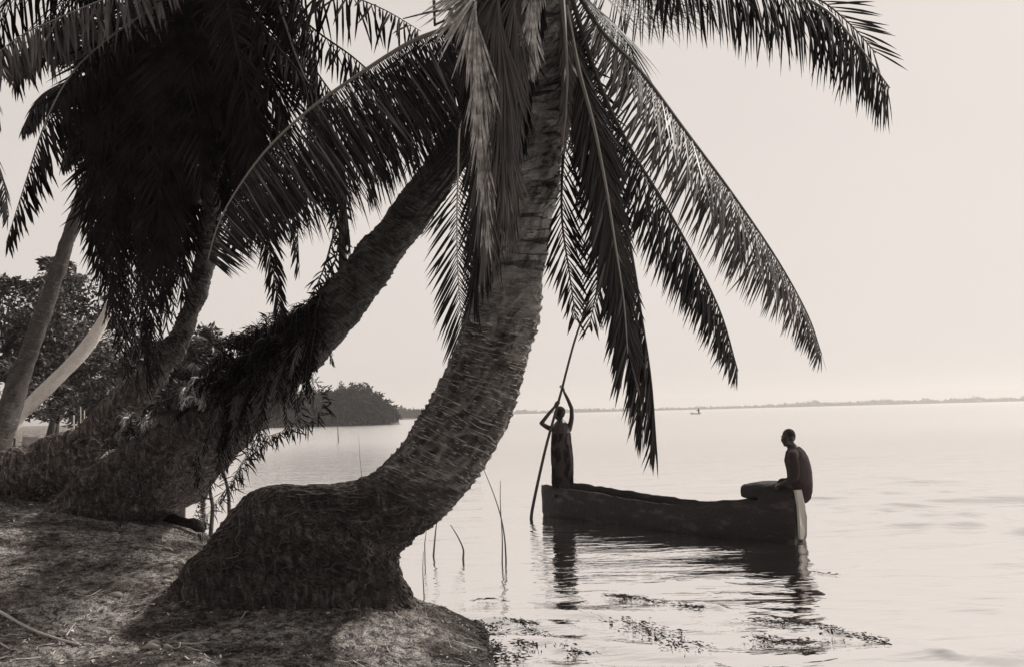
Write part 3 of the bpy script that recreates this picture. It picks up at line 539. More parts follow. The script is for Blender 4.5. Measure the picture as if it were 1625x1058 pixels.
# right side fronds
f3([(430, -50, 9.0), (540, -12, 8.8), (610, 16, 8.8), (668, 50, 8.8)], ln=.62, phi=40, a0=100, a1=75, ref=(-.25, -1, 0), n=52, jit=3, w=.012, split=.2)
f3([(420, -20, 9.2), (500, 48, 9.0), (565, 95, 8.9), (620, 150, 8.9), (655, 220, 8.9), (672, 280, 8.9)], ln=.36, phi=40, a0=80, a1=40, n=60, jit=2, w=.012)
f3([(420, -40, 9.1), (450, 30, 8.9), (470, 90, 8.8), (498, 155, 8.7), (525, 225, 8.7), (545, 300, 8.7), (556, 385, 8.7)], ln=.40, phi=35, a0=55, a1=22, n=90, rib=M_rib)
f3([(380, 10, 8.9), (400, 60, 8.8), (430, 130, 8.7), (450, 180, 8.7), (465, 260, 8.7), (470, 330, 8.7), (475, 425, 8.7)], ln=.45, phi=60, a0=50, a1=28, n=80)
f3([(360, 60, 8.9), (378, 150, 8.8), (402, 250, 8.7), (420, 340, 8.7), (433, 420, 8.7), (447, 505, 8.7)], ln=.42, phi=75, a0=45, a1=25, ref=(0, 0, 1), n=74)
f3([(372, 60, 8.6), (395, 170, 8.5), (412, 290, 8.45), (428, 400, 8.4), (446, 508, 8.4)], ln=.36, phi=75, a0=48, a1=30, ref=(0, 0, 1), n=70, jit=2.5, split=.15, w=.009)
f3([(430, 60, 8.7), (500, 150, 8.6), (535, 240, 8.6), (548, 320, 8.6), (556, 392, 8.6)], ln=.33, phi=50, a0=42, a1=22, n=90, w=.009, jit=2)
f3([(370, 20, 8.9), (390, 120, 8.8), (398, 230, 8.7), (405, 300, 8.7), (395, 380, 8.7)], ln=.5, phi=65, a0=50, a1=25, n=70)
f3([(430, 0, 9.4), (480, 90, 9.4), (515, 190, 9.4), (530, 280, 9.4), (533, 350, 9.4)], ln=.5, phi=60, a0=50, a1=25, n=70)
f3([(440, 0, 9.4), (500, 110, 9.4), (560, 190, 9.4), (600, 240, 9.4), (625, 285, 9.4)], ln=.4, phi=50, a0=60, a1=35, n=60, w=.012)
f3([(400, -80, 9.2), (440, -40, 9), (480, 10, 8.9), (500, 80, 8.9), (505, 130, 8.9)], ln=.4, phi=50, n=60)

# --- palms farther back at left
base4 = gp(-5, 720, 1.2)
palm4 = empty('slender_palm', base4, 'slender grey palm trunk rising steeply at the left edge', 'palm tree')
trunk([(-28, 745, 12, 752, 17.5), (-22, 700, 16, 706, 17.6), (-6, 655, 30, 662, 17.8), (14, 600, 46, 607, 18), (38, 545, 64, 552, 18), (62, 480, 86, 488, 18), (82, 420, 104, 428, 18), (100, 370, 121, 378, 18), (122, 310, 144, 318, 18), (146, 255, 167, 262, 18), (166, 200, 186, 206, 18), (185, 130, 203, 134, 18)],
      palm4, M_bark_far, ring=.10, amp=.012, seg=32, step=.05, rough=.012)
for a_, l_ in ((160, 190), (200, 170), (235, 170), (265, 150), (290, 160), (320, 150), (20, 160), (60, 150), (100, 150), (130, 170)):
    dx, dy = math.cos(math.radians(a_))*l_, -math.sin(math.radians(a_))*l_*.7
    frond(palm4, [(194, 125, 18), (194+dx*.4, 125+dy*.6-25, 18), (194+dx*.8, 125+dy*.9-10, 18), (194+dx, 125+dy+40, 18)], .7, 50, 65, 30, .12, n=50, w=.03, rr=.03)
base5 = gp(28, 672, 1.3)
palm5 = empty('slender_palm', base5, 'pale whitish palm trunk curving up from the clearing behind the low bank', 'palm tree')
trunk([(14, 690, 34, 700, 23), (22, 660, 38, 668, 23), (48, 626, 62, 644, 23), (92, 584, 104, 602, 23), (128, 545, 144, 560, 23), (156, 505, 170, 516, 23), (176, 465, 188, 473, 23), (196, 420, 206, 426, 23), (222, 360, 232, 366, 23), (245, 290, 254, 294, 23)],
      palm5, M_bark_pale, ring=.11, amp=.006, seg=28, step=.06, rough=.006)
for a_, l_ in ((170, 120), (210, 110), (250, 110), (290, 110), (330, 110), (30, 120), (90, 110), (130, 110)):
    dx, dy = math.cos(math.radians(a_))*l_, -math.sin(math.radians(a_))*l_*.7
    frond(palm5, [(250, 285, 23), (250+dx*.4, 285+dy*.6-25, 23), (250+dx*.8, 285+dy*.9-10, 23), (250+dx, 285+dy+35, 23)], .7, 50, 65, 30, .12, n=40, w=.03, rr=.03)
# a palm standing just outside the left edge, its frond tips reach in
palm6 = empty('slender_palm', gp(-260, 760, 1.1), 'palm beyond the left edge with only drooping frond tips showing', 'palm tree')
trunk([(-290, 800, -250, 800, 11.5), (-275, 650, -240, 650, 11.4), (-250, 450, -220, 450, 11.2), (-215, 280, -188, 280, 11), (-180, 140, -155, 140, 10.8)], palm6, M_bark, ring=.08, amp=.01, seg=32, step=.04)
for pts in ([(-165, 130, 10.8), (-90, 120, 10.6), (-30, 200, 10.5), (5, 290, 10.4), (14, 345, 10.4)], [(-165, 130, 10.8), (-100, 150, 10.9), (-50, 250, 10.9), (-20, 330, 10.9), (-5, 400, 10.9)], [(-165, 130, 10.8), (-80, 80, 11), (-20, 130, 11), (0, 190, 11)], [(-165, 130, 10.8), (-220, 60, 10.9), (-300, 100, 10.9), (-340, 250, 10.9)], [(-165, 130, 10.8), (-190, 20, 11.4), (-160, -60, 11.9), (-100, -60, 12.3)]):
    frond(palm6, pts, .5, 55, 55, 30, .12, n=54, w=.015)

# ------------------------------------------------------------------ broadleaf trees and undergrowth
def leafball(mb, c, rad, n, size, flat=.7):
    for _ in range(n):
        while True:
            p = Vector((random.uniform(-1, 1), random.uniform(-1, 1), random.uniform(-1, 1)))
            if p.length < 1: break
        p = p*(p.length**-.3 if p.length > .05 else 1)
        p = Vector((p.x*rad, p.y*rad, p.z*rad*flat))+c
        d = Vector((random.gauss(0, 1), random.gauss(0, 1), random.gauss(-.2, .6))).normalized(); w = d.cross(Vector((random.gauss(0, .5), random.gauss(0, .5), 1))).normalized()
        s = size*random.uniform(.6, 1.3); up = d.cross(w)*s*.12
        mb.add([p, p+d*s*.45-w*s*.28+up, p+d*s, p+d*s*.45+w*s*.28+up], [(0, 1, 2, 3)])
def tree(name, foot, top, r, clumps, size, label, cat, group=None, mcol=None, trunk_r=.18, n=90, spread=(1, 1, .8), crown_name='crown'):
    e = empty(name, foot, label, cat, group); tb = MB(); cb = MB(); mid = foot.lerp(top, .55)+Vector((random.uniform(-.3, .3), 0, 0))
    tb.tube([foot-Vector((0, 0, .3)), foot.lerp(mid, .5)+Vector((.1, 0, 0)), mid, top], [trunk_r*1.3, trunk_r, trunk_r*.7, trunk_r*.25], 8)
    for k in range(clumps):
        th = random.uniform(0, 6.283); z = random.uniform(-1, 1); rr = math.sqrt(max(0, 1-z*z))*random.uniform(.45, 1)
        c = top+Vector((math.cos(th)*rr*r*spread[0], math.sin(th)*rr*r*spread[1], z*r*spread[2]*random.uniform(.5, 1)-r*.15))
        tb.tube([mid.lerp(top, random.uniform(0, .7)), mid.lerp(c, .6)+Vector((0, 0, .1*r)), c], [trunk_r*.35, trunk_r*.2, trunk_r*.08], 5)
        leafball(cb, c, r*random.uniform(.16, .32), n, size)
    tb.build('trunk', M_ribd, e); cb.build(crown_name, mcol or M_bush, e, False); return e
def tpos(px, py, d): 
    p = at(px, py, d); return p
def foot_at(px, d):
    p = at(px, 700, d); p.z = tz(p.x, p.y, False); return p
tree('broadleaf_tree', foot_at(70, 33), at(112, 500, 33), 2.3, 50, .22, 'broadleaf tree showing sky gaps behind the slender grey palm trunk', 'tree', n=95, trunk_r=.12, spread=(1, 1, .95))
tree('broadleaf_tree', foot_at(5, 30), at(10, 520, 30), 2.3, 50, .2, 'rounded leafy tree at the far left edge of the clearing', 'tree', n=140, trunk_r=.12)
tree('broadleaf_tree', foot_at(84, 36), at(84, 440, 36), 1.2, 16, .28, 'taller loose treetop poking up left of the slender grey trunk', 'tree', n=75, trunk_r=.12)
bushes = [(20, 610, 27, 1.3, 26, 'shrub at the foot of the left edge tree'), (120, 605, 30, 1.3, 26, 'grey shrub right of the slender trunk above the clearing'), (185, 590, 27, 1.3, 30, 'tall shrub behind the pale curving trunk'),
          (250, 575, 25, 1.0, 24, 'shrub under the hanging dark crown'), (150, 640, 24, 1.0, 22, 'low shrub on the bank above the leaning trunk'), (290, 590, 15, .85, 26, 'leafy shrub between the two leaning trunks'),
          (255, 655, 13.5, .6, 22, 'low shrub in the hollow between the leaning trunks'), (330, 620, 14, .7, 24, 'dark shrub behind the shaggy middle trunk'), (225, 690, 12.4, .35, 14, 'smallest shrub in front of the lying trunk'),
          (365, 560, 16, .8, 20, 'dark shrub beside the black fern clump')]
for px, py, d, r, cl, lab in bushes:
    tree('shrub', foot_at(px, d), at(px, py, d), r, cl, .06+.0035*d, lab, 'shrub', 'shrubs on the bank', n=150, trunk_r=.03, spread=(1.25, 1, .9), crown_name='foliage')
def small_palm(px, py, d, l, fx, label, nf=11, w=.014):
    e = empty('young_palm', foot_at(fx, d), label, 'palm tree'); f0 = foot_at(fx, d); mb = MB(); top = at(px, py, d); mb.tube([f0-Vector((0, 0, .2)), f0.lerp(top, .5), top], [.09, .07, .05], 8); mb.build('trunk', M_bark_far, e)
    for k in range(nf):
        a = math.radians(360*k/nf+random.uniform(-12, 12)); dx, dy, dd = math.cos(a)*l, -abs(math.sin(a))*l*.7-l*.1, math.sin(a)*l/1500*d
        frond(e, [(px, py, d), (px+dx*.4, py+dy*.7, d+dd*.4), (px+dx*.8, py+dy*.7, d+dd*.8), (px+dx, py+dy*.3+l*.15, d+dd)], .3*l/1500*d, 60, 60, 30, .12, n=30, w=w, rr=.01, m=M_leafm)
small_palm(292, 620, 14.5, 75, 285, 'young palm with arching fronds between the two leaning trunks', 13)
small_palm(322, 545, 26, 30, 322, 'little palm tip showing above the undergrowth', 8, .02)
small_palm(225, 640, 13.8, 60, 230, 'young palm with lit fronds behind the low lying trunk', 11)

# low wall and posts in the clearing
wl = MB()
def slab(mb, a, b, h, t, mi=0, wob=.03, nseg=10):
    a, b = Vector(a), Vector(b); dirv = (b-a).normalized(); nrm = Vector((-dirv.y, dirv.x, 0)); vs = []; fs = []
    for i in range(nseg+1):
        p = a.lerp(b, i/nseg); hh = h+random.uniform(-wob, wob)
        for (q, z) in ((-t/2, 0), (-t/2, hh*.5), (-t/2*.85, hh), (t/2*.85, hh), (t/2, hh*.5), (t/2, 0)):
            vs.append(p+nrm*(q+random.uniform(-wob, wob)*.2)+Vector((0, 0, z)))
    for i in range(nseg):
        for k in range(6):
            k2 = (k+1) % 6; fs.append((i*6+k, i*6+k2, (i+1)*6+k2, (i+1)*6+k))
    fs.append(tuple(range(6))); fs.append(tuple(nseg*6+k for k in range(6))[::-1]); mb.add(vs, fs, mi)
pa, pb = foot_at(38, 24), foot_at(76, 24); slab(wl, pa-Vector((0, 0, .1)), pb-Vector((0, 0, .1)), .85, .25)
tag(wl.build('low_wall', M_mud), 'short pale mud wall standing in the clearing by the pale trunk', 'wall')
for px, top, wpx in ((116, 658, 3), (127, 645, 2), (133, 650, 2)):
    f = foot_at(px, 22); mb = MB(); t_ = at(px+1, top, 22); mb.tube([f-Vector((0, 0, .2)), f.lerp(t_, .5)+Vector((.01, 0, 0)), t_], [wpx/1500*22/2*1.1, wpx/1500*22/2, wpx/1500*22/2*.8], 8)
    tag(mb.build('post', M_palewood), {116: 'thicker pale post standing alone in the clearing', 127: 'taller of the two thin pale posts beside the low wall', 133: 'shorter of the two thin pale posts beside the low wall'}[px], 'post', 'posts in the clearing')

# ------------------------------------------------------------------ bank objects
lg = MB(); P = [at(178, 797, 11.6), at(210, 807, 11.4), at(250, 817, 11.2), at(290, 826, 11.0), at(322, 836, 10.8)]
lg.tube([p+Vector((0, 0, random.uniform(-.01, .01))) for p in catmull(P, 16)], [.06+random.uniform(-.01, .01) for _ in range(16)], 10); tag(lg.build('fallen_log', M_hull), 'dark fallen log lying along the edge of the bank', 'log')
def gpt(px, py):   # point of the terrain seen at a pixel
    r = ray(px, py); t = 3.5
    while t < 60:
        p = CAM+r*t
        if p.z < tz(p.x, p.y): return Vector((p.x, p.y, tz(p.x, p.y)))
        t += .02
    return p
def stick(pts, r, label, m=M_palewood, lift=.012, name='stick'):
    mb = MB(); P = catmull([gpt(*p)+Vector((0, 0, lift)) for p in pts], 20)
    mb.tube(P, [r*(1-.5*i/19)*random.uniform(.85, 1.15) for i in range(20)], 7)
    return tag(mb.build(name, m), label, 'stick', 'sticks on the ground')
stick([(-40, 950), (0, 974), (30, 990), (60, 1006), (95, 1017), (128, 1026)], .014, 'long pale curved stick lying in the lower left corner')
stick([(105, 1012), (112, 1000), (120, 990)], .007, 'short forked twig propped beside the long pale stick')
stick([(288, 1024), (305, 1024), (330, 1023)], .007, 'short straight pale twig left of the curled husk pieces')
stick([(270, 1018), (285, 1010), (300, 1004)], .005, 'thin pale twig slanting up above the straight twig')
stick([(120, 655+290), (140, 948), (160, 938)], .005, 'small pale twig in the middle of the bare earth', M_litter)
stick([(0, 1024), (14, 1032)], .007, 'stub of pale twig at the lower left edge')
def curl(px, py, R0, label, a0=0, a1=260):
    c = gpt(px, py); mb = MB(); vs = []; fs = []; n = 14
    for i in range(n+1):
        a = math.radians(a0+(a1-a0)*i/n); r = R0*(1+.15*math.sin(i))
        for z, k in ((0, 1), (R0*.7, 1.1), (R0*.7, .92), (0, .85)): vs.append(c+Vector((math.cos(a)*r*k, math.sin(a)*r*k*.8, z*(.6+.4*math.sin(i*.7)))))
    for i in range(n):
        for k in range(4):
            k2 = (k+1) % 4; fs.append((i*4+k, i*4+k2, (i+1)*4+k2, (i+1)*4+k))
    fs.append((0, 1, 2, 3)); fs.append((n*4+3, n*4+2, n*4+1, n*4)); mb.add(vs, fs); tag(mb.build('coconut_husk', M_husk), label, 'husk', 'husk pieces on the ground')
curl(243, 1028, .06, 'curled open pale husk piece at the bottom edge', 60, 330); curl(274, 1030, .05, 'narrow curled husk shell next to the open pale one', 200, 420)
def stone(px, py, r, label, m=M_husk):
    c = gpt(px, py); mb = MB(); r *= .62; mb.ball(c+Vector((0, 0, r*.15)), (r*1.25, r, r*.65), 14, 9)
    mb.v = [v+Vector((1, 1, 1))*0+(v-c).normalized()*noise.noise(v*9/max(r, .02)*.06)*r*.5 for v in mb.v]; tag(mb.build('stone', m), label, 'stone', 'stones on the ground')
for a in ((265, 900, .06, 'pale rounded stone left of the swollen palm foot'), (267, 923, .05, 'flat pale stone just below the rounded one'), (180, 945, .075, 'large dull grey stone in the middle of the bare earth'),
          (165, 955, .025, 'small white pebble beside the large dull stone'), (122, 885, .022, 'white pebble on the far side of the bare earth'), (39, 1020, .025, 'white pebble under the long pale stick'), (375, 1003, .045, 'rough pale stone near the bottom edge'),
          (336, 972, .018, 'tiny white pebble below the palm foot'), (520, 974, .022, 'tiny pale stone against the front of the palm foot'), (53, 853, .03, 'small light stone near the left edge'), (203, 853, .03, 'oval light stone below the fallen log')): stone(*a)
stone(738, 968, .055, 'dark wet stone at the tip of the bank', M_litterd); stone(715, 955, .04, 'smaller dark wet lump behind the bank tip', M_litterd)
# scattered litter (uncountable)
lt = MB(); ld = MB()
for _ in range(13000):
    y = 5.0+7.5*random.random()**1.3; x = random.uniform(-9, float(np.interp(y, _sy, _sx))+.02)
    if (x+1.35)**2/1.0+(y-7.3)**2/.5 < 1: continue
    z = tz(x, y); c = Vector((x, y, z+.004)); s = random.uniform(.005, .022)*(2.2 if random.random() < .05 else 1); a = random.uniform(0, 6.28); d = Vector((math.cos(a), math.sin(a), random.uniform(-.1, .35))); w = Vector((-d.y, d.x, random.uniform(-.4, .4)))*random.uniform(.12, .5)
    (lt if random.random() < .5 else ld).add([c-d*s, c+w*s+Vector((0, 0, .006)), c+d*s, c-w*s+Vector((0, 0, .003))], [(0, 1, 2, 3)])
for _ in range(520):   # drift of rotten debris at the water's edge
    y = random.uniform(6.2, 9.4); x = float(np.interp(y, _sy, _sx))+random.gauss(.03, .07); a = random.uniform(0, 6.28); s = random.uniform(.006, .030); c = Vector((x, y, max(.002, tz(x, y))+.002)); d = Vector((math.cos(a), math.sin(a), random.uniform(0, .08))); w = Vector((-d.y, d.x, .1))*random.uniform(.1, .4)
    ld.add([c-d*s, c+w*s+Vector((0, 0, .01)), c+d*s, c-w*s], [(0, 1, 2, 3)])
for _ in range(900):
    y = 5.0+7.5*random.random()**1.3; x = random.uniform(-7, float(np.interp(y, _sy, _sx))-.05); a = random.uniform(0, 6.28); l = random.uniform(.04, .22); w_ = random.uniform(.002, .006); P = []
    for j in range(5):
        a += random.gauss(0, .25); x += math.cos(a)*l/5; y += math.sin(a)*l/5; P.append(Vector((x, y, tz(x, y)+.006+random.uniform(0, .010))))
    vs = []
    for p in P: vs += [p-Vector((-math.sin(a), math.cos(a), 0))*w_, p+Vector((-math.sin(a), math.cos(a), .3))*w_]
    (lt if random.random() < .6 else ld).add(vs, [(2*j, 2*j+1, 2*j+3, 2*j+2) for j in range(4)])
tag(lt.build('leaf_litter', M_litter, None, False), 'light bits of dry leaf scattered over the bare earth', 'leaf litter', kind='stuff')
tag(ld.build('leaf_litter', M_litterd, None, False), 'dark rotting scraps over the earth and along the waterline', 'leaf litter', kind='stuff')
# grass
gr = MB()
def blade(c, h, lean, w=.004):
    a = random.uniform(0, 6.28); d = Vector((math.cos(a)*lean, math.sin(a)*lean, 1)).normalized(); s = Vector((-math.sin(a), math.cos(a), 0))*w; P = [c]
    for j in range(3): P.append(P[-1]+d*h/3); d = (d+Vector((math.cos(a)*lean*.6, math.sin(a)*lean*.6, -.25))).normalized()
    gr.add([P[0]-s, P[0]+s, P[1]-s*.9, P[1]+s*.9, P[2]-s*.6, P[2]+s*.6, P[3]], [(0, 1, 3, 2), (2, 3, 5, 4), (4, 5, 6)])
for (px, py, n, sp, h) in ((172, 800, 260, .32, .34), (150, 812, 120, .4, .2), (195, 815, 120, .4, .18), (240, 838, 120, .6, .08), (70, 800, 120, .9, .10), (300, 850, 140, .5, .08), (600, 962, 160, .35, .05), (660, 965, 160, .25, .05), (560, 970, 120, .5, .04), (130, 770, 200, 1.0, .18), (340, 880, 80, .3, .06), (690, 975, 120, .2, .04)):
    c0 = gpt(px, py)
    for _ in range(n):
        x = c0.x+random.gauss(0, sp*.5); y = c0.y+random.gauss(0, sp*.5); z = tz(x, y)
        if z > .02: blade(Vector((x, y, z-.01)), h*random.uniform(.5, 1.2), random.uniform(.1, .7), .003+h*.012)
for _ in range(9000):
    y = 4.8+random.random()**1.0*8; x = float(np.interp(y, _sy, _sx))-random.random()*7-.1; z = tz(x, y)
    if noise.noise((x*1.3, y*1.3, 9)) > .05 and z > .08: blade(Vector((x, y, z-.004)), random.uniform(.015, .05), random.uniform(.3, 1.2), .002)
tag(gr.build('grass', M_grass, None, False), 'thin dry grass tufts on the bank and at the trunk feet', 'grass', kind='stuff')

# dark flecks in broken lines, standing in for palm reflections in the ripples
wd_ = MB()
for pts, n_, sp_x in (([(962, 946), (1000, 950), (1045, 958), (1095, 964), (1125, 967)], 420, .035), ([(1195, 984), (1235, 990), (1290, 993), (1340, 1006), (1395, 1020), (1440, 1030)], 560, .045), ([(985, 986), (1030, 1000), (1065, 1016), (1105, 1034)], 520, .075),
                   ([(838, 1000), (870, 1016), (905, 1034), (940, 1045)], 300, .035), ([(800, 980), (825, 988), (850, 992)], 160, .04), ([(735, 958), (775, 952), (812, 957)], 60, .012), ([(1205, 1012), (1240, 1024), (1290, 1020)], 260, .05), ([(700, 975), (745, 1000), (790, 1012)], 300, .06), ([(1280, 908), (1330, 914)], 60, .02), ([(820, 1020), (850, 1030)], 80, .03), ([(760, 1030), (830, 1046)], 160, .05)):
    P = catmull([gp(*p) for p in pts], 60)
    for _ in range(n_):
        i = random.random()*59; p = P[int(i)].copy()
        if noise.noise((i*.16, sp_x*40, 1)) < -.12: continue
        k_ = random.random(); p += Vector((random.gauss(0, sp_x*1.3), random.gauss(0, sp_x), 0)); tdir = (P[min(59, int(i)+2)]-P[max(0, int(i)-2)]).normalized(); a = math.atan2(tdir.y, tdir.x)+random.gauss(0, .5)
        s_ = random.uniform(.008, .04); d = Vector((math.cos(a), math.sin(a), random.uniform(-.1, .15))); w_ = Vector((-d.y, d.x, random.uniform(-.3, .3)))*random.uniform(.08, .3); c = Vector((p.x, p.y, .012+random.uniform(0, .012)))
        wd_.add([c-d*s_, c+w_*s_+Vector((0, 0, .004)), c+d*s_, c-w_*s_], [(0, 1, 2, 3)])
tag(wd_.build('reflection_flecks', M_root, None, False), 'dark flecks in broken lines in place of reflected streaks on the shallows', 'weed', kind='stuff')
# reeds and stakes in the water
def reed(pts, r, label, d, name='reed', m=M_reed):
    mb = MB(); P = catmull([at(x, y, d) for x, y in pts], 16); b = P[-1]; P.append(b+Vector((0, 0, -.4))); mb.tube(P, [r*(.35+.65*i/16) for i in range(17)], 6)
    tag(mb.build(name, m), label, 'reed' if name == 'reed' else 'stake', 'reeds in the shallow water' if name == 'reed' else None)
def wd(px, py): return (gp(px, py)-CAM).dot(F_)
reed([(768, 745), (783, 782), (795, 820), (801, 855), (803, 888)], .012, 'tallest bent reed, crossing the upright one left of the canoe', wd(803, 888))
reed([(794, 762), (794, 800), (797, 850), (797, 893)], .010, 'upright reed standing against the bent one left of the canoe', wd(797, 893))
reed([(715, 832), (726, 850), (735, 870), (735, 886)], .015, 'short thick crooked reed in open shallow water', wd(735, 886))
reed([(694, 822), (691, 845), (688, 880)], .014, 'short dark upright reed close to the trunk underside', wd(688, 880))
reed([(672, 874), (671, 905), (673, 945)], .007, 'thin reed at the bank beside the palm foot', wd(673, 945))
reed([(677, 838), (674, 862)], .007, 'tiny reed tip tucked under the leaning trunk', wd(674, 890))
reed([(569, 690), (571, 722), (574, 753)], .010, 'lone thin reed in the calm water seen above the palm foot', wd(574, 753))
reed([(535, 656), (536, 680), (537, 700)], .05, 'straight wooden stake standing far out in the calm inlet', wd(537, 700), 'stake', M_wood)

# ------------------------------------------------------------------ dugout canoe
Bn = gp(850, 816); Sn = gp(1251, 864)
ax = (Sn-Bn); Lh = ax.length; ax.normalize(); side = Vector((-ax.y, ax.x, 0))   # away from the camera
if side.dot(F_) < 0: side = -side
HW = .36
can = empty('dugout_canoe', (Bn+Sn)/2+side*HW, 'long dark hewn dugout canoe afloat with two people aboard', 'canoe')
def zpx(px, py, p):     # height that shows at pixel row py at p
    d = (p-CAM).dot(F_); return at(px, py, d).z
gun = [(0, 770), (.06, 771), (.12, 775), (.3, 787), (.45, 797), (.55, 801), (.62, 798), (.8, 796), (.86, 794), (.88, 776), (.93, 773), (1.0, 776)]
def gz(s):
    px = 850+412*s
    # pixel fraction to boat fraction
    y = np.interp(s, [a for a, b in gun], [b for a, b in gun]); return float(y)
def hull():
    mb = MB(); NS = 90; vs = []; K = 16
    for i in range(NS+1):
        s = i/NS                           # boat fraction; find the pixel column by projection
        c = Bn.lerp(Sn, s)+side*HW; near = c-side*HW
        v = near-CAM; px = W0/2+FPX*v.dot(R_)/v.dot(F_); f = (px-850)/412
        z = zpx(px, gz(min(1, max(0, f))), near)
        z = max(.25, z)+.02*noise.noise((s*11, 0, 0))+.010*noise.noise((s*37, 0, 4))
        w = HW*min(1, .55+.45*math.sqrt(min(1, s/.12)))*min(1, .24+.76*math.sqrt(min(1, max(0, 1-s)/.09)))
        sect = [(-.40, -.16), (-.86, -.08), (-1.02, .10), (-1.06, .45), (-1.03, .8), (-1.0, 1.0), (-.88, 1.0), (-.86, .8), (-.80, .3), (-.45, .08), (.45, .08), (.80, .3), (.86, .8), (.88, 1.0), (1.0, 1.0), (1.03, .8), (1.06, .45), (1.02, .10), (.86, -.08), (.40, -.16)]
        solid = s > .86 or s < .035
        for (a, b) in sect:
            zz = b*z if b > 0 else b
            if solid and abs(a) < .9 and .05 < b < 1.0: zz = z*(.965 if s > .5 else .93)
            rk = 0
            if s < .05: rk = (-.02*(zz/.5))*(1-s/.05)         # bow rakes slightly outward above the water
            if s > .95: rk = (.06*math.sin(zz*5)-.06*zz)*(s-.95)/.05
            nn = .018*noise.noise((s*24, a*3, b*5)) + .02*noise.noise((s*5, a*3, b*2+7))
            vs.append(c-side*(HW-w)*(.55 if s > .5 else 0)+side*(a*w+nn*(1 if a > 0 else -1))+ax*rk+Vector((0, 0, zz+nn*.6)))
    k = len(sect); fs = []
    for i in range(NS):
        for j in range(k):
            j2 = (j+1) % k; fs.append((i*k+j, i*k+j2, (i+1)*k+j2, (i+1)*k+j))
    fs.append(tuple(range(k))); mb.add(vs, fs, 0); mb.add([vs[NS*k+j] for j in range(k)], [tuple(range(k))[::-1]], 0)
    o = mb.build('hull', M_hull, can); return o
hull()
# stern block lip and transom face, sunlight on it put into the pale colour
sb = MB(); c1 = Bn.lerp(Sn, .862)+side*HW; c2 = Bn.lerp(Sn, .975)+side*HW; zt = zpx(1225, 772, Sn)
vs = []; fs = []; n = 14; K = 20
for i in range(n+1):
    f = i/n; c = c1.lerp(c2, f); s_ = .862+.128*f; w = HW*min(1, .24+.76*math.sqrt(min(1, max(0, 1-s_)/.09))); c = c-side*(HW-w)*.55; hh = .115*(1 if i > 0 else .86)
    for k in range(K):
        a = 2*math.pi*k/K; ca, sa = math.cos(a), math.sin(a); ca = math.copysign(abs(ca)**.45, ca); sa = math.copysign(abs(sa)**.45, sa)
        vs.append(c+side*(ca*w*1.03)+Vector((0, 0, zt-.105+sa*hh+.022*noise.noise((i*.45, k*.5, 2)))))
for i in range(n):
    for k in range(K):
        k2 = (k+1) % K; fs.append((i*K+k, i*K+k2, (i+1)*K+k2, (i+1)*K+k))
fs.append(tuple(range(K))[::-1]); fs.append(tuple(n*K+k for k in range(K))); sb.add(vs, fs); sb.build('stern_deck', M_hull, can, False)
tp = MB(); w = HW*.17; e0 = Sn+side*HW-side*(HW-w)*.55; vs = []
prof = [(-1, .70), (-1.08, .5), (-1.05, .25), (-.85, .14), (-.4, .06), (.4, .06), (.85, .14), (1.05, .25), (1.08, .5), (1, .70)]; npf = len(prof)
for off in (.0, .035):
    for a, b in prof: vs.append(e0+ax*(off+.022+.05*math.sin(b*4.5))+side*a*w+Vector((0, 0, b)))
tp.add(vs, [tuple(range(npf)), tuple(range(2*npf-1, npf-1, -1))]+[(i, (i+1) % npf, npf+(i+1) % npf, npf+i) for i in range(npf)]); tp.build('transom', M_palewood, can, False)

# ------------------------------------------------------------------ people
def remesh(mb, name, m, parent, vox=.009, sm=3):
    o = mb.build(name, m, None); md = o.modifiers.new('r', 'REMESH'); md.mode = 'VOXEL'; md.voxel_size = vox; md.use_smooth_shade = True
    s2 = o.modifiers.new('s', 'SMOOTH'); s2.iterations = sm; s2.factor = .5
    dg = bpy.context.evaluated_depsgraph_get(); me = bpy.data.meshes.new_from_object(o.evaluated_get(dg)); me.name = name
    bpy.data.objects.remove(o, do_unlink=True); o = bpy.data.objects.new(name, me); COL.objects.link(o)
    for v in me.vertices: v.co -= parent.location
    o.parent = parent; return o
def limb(mb, pts, rads, n=12):
    P = catmull(pts, 4*len(pts)); rr = np.interp(np.linspace(0, 1, len(P)), np.linspace(0, 1, len(rads)), rads); mb.tube(P, list(rr), n)
    for p, r in zip(P, rr): mb.ball(p, r*.98, 10, 6)
def head(mb, c, fwd, up, s=1.0):
    rt = fwd.cross(up).normalized()
    def q(x, y, z): return c+rt*x*s+fwd*y*s+up*z*s
    rot = Matrix((rt, fwd, up)).transposed()
    mb.ball(q(0, -.012, .02), (.074*s, .092*s, .098*s), 18, 12, rot=rot); mb.ball(q(0, .03, -.055), (.052*s, .055*s, .058*s), 14, 10, rot=rot)
    mb.ball(q(0, .062, -.088), (.026*s, .022*s, .02*s), 10, 8, rot=rot)                      # chin
    mb.ball(q(0, .092, -.012), (.013*s, .02*s, .026*s), 10, 8, rot=rot); mb.ball(q(0, .098, -.028), (.019*s, .014*s, .011*s), 10, 8, rot=rot)  # nose
    mb.ball(q(0, .084, -.055), (.026*s, .013*s, .012*s), 10, 8, rot=rot)                     # mouth
    for k in (-1, 1):
        mb.ball(q(.031*k, .074, .022), (.02*s, .014*s, .010*s), 10, 8, rot=rot); mb.ball(q(.078*k, -.008, -.008), (.012*s, .022*s, .034*s), 10, 8, rot=rot)
        mb.ball(q(.04*k, .058, -.018), (.022*s, .02*s, .018*s), 10, 8, rot=rot)
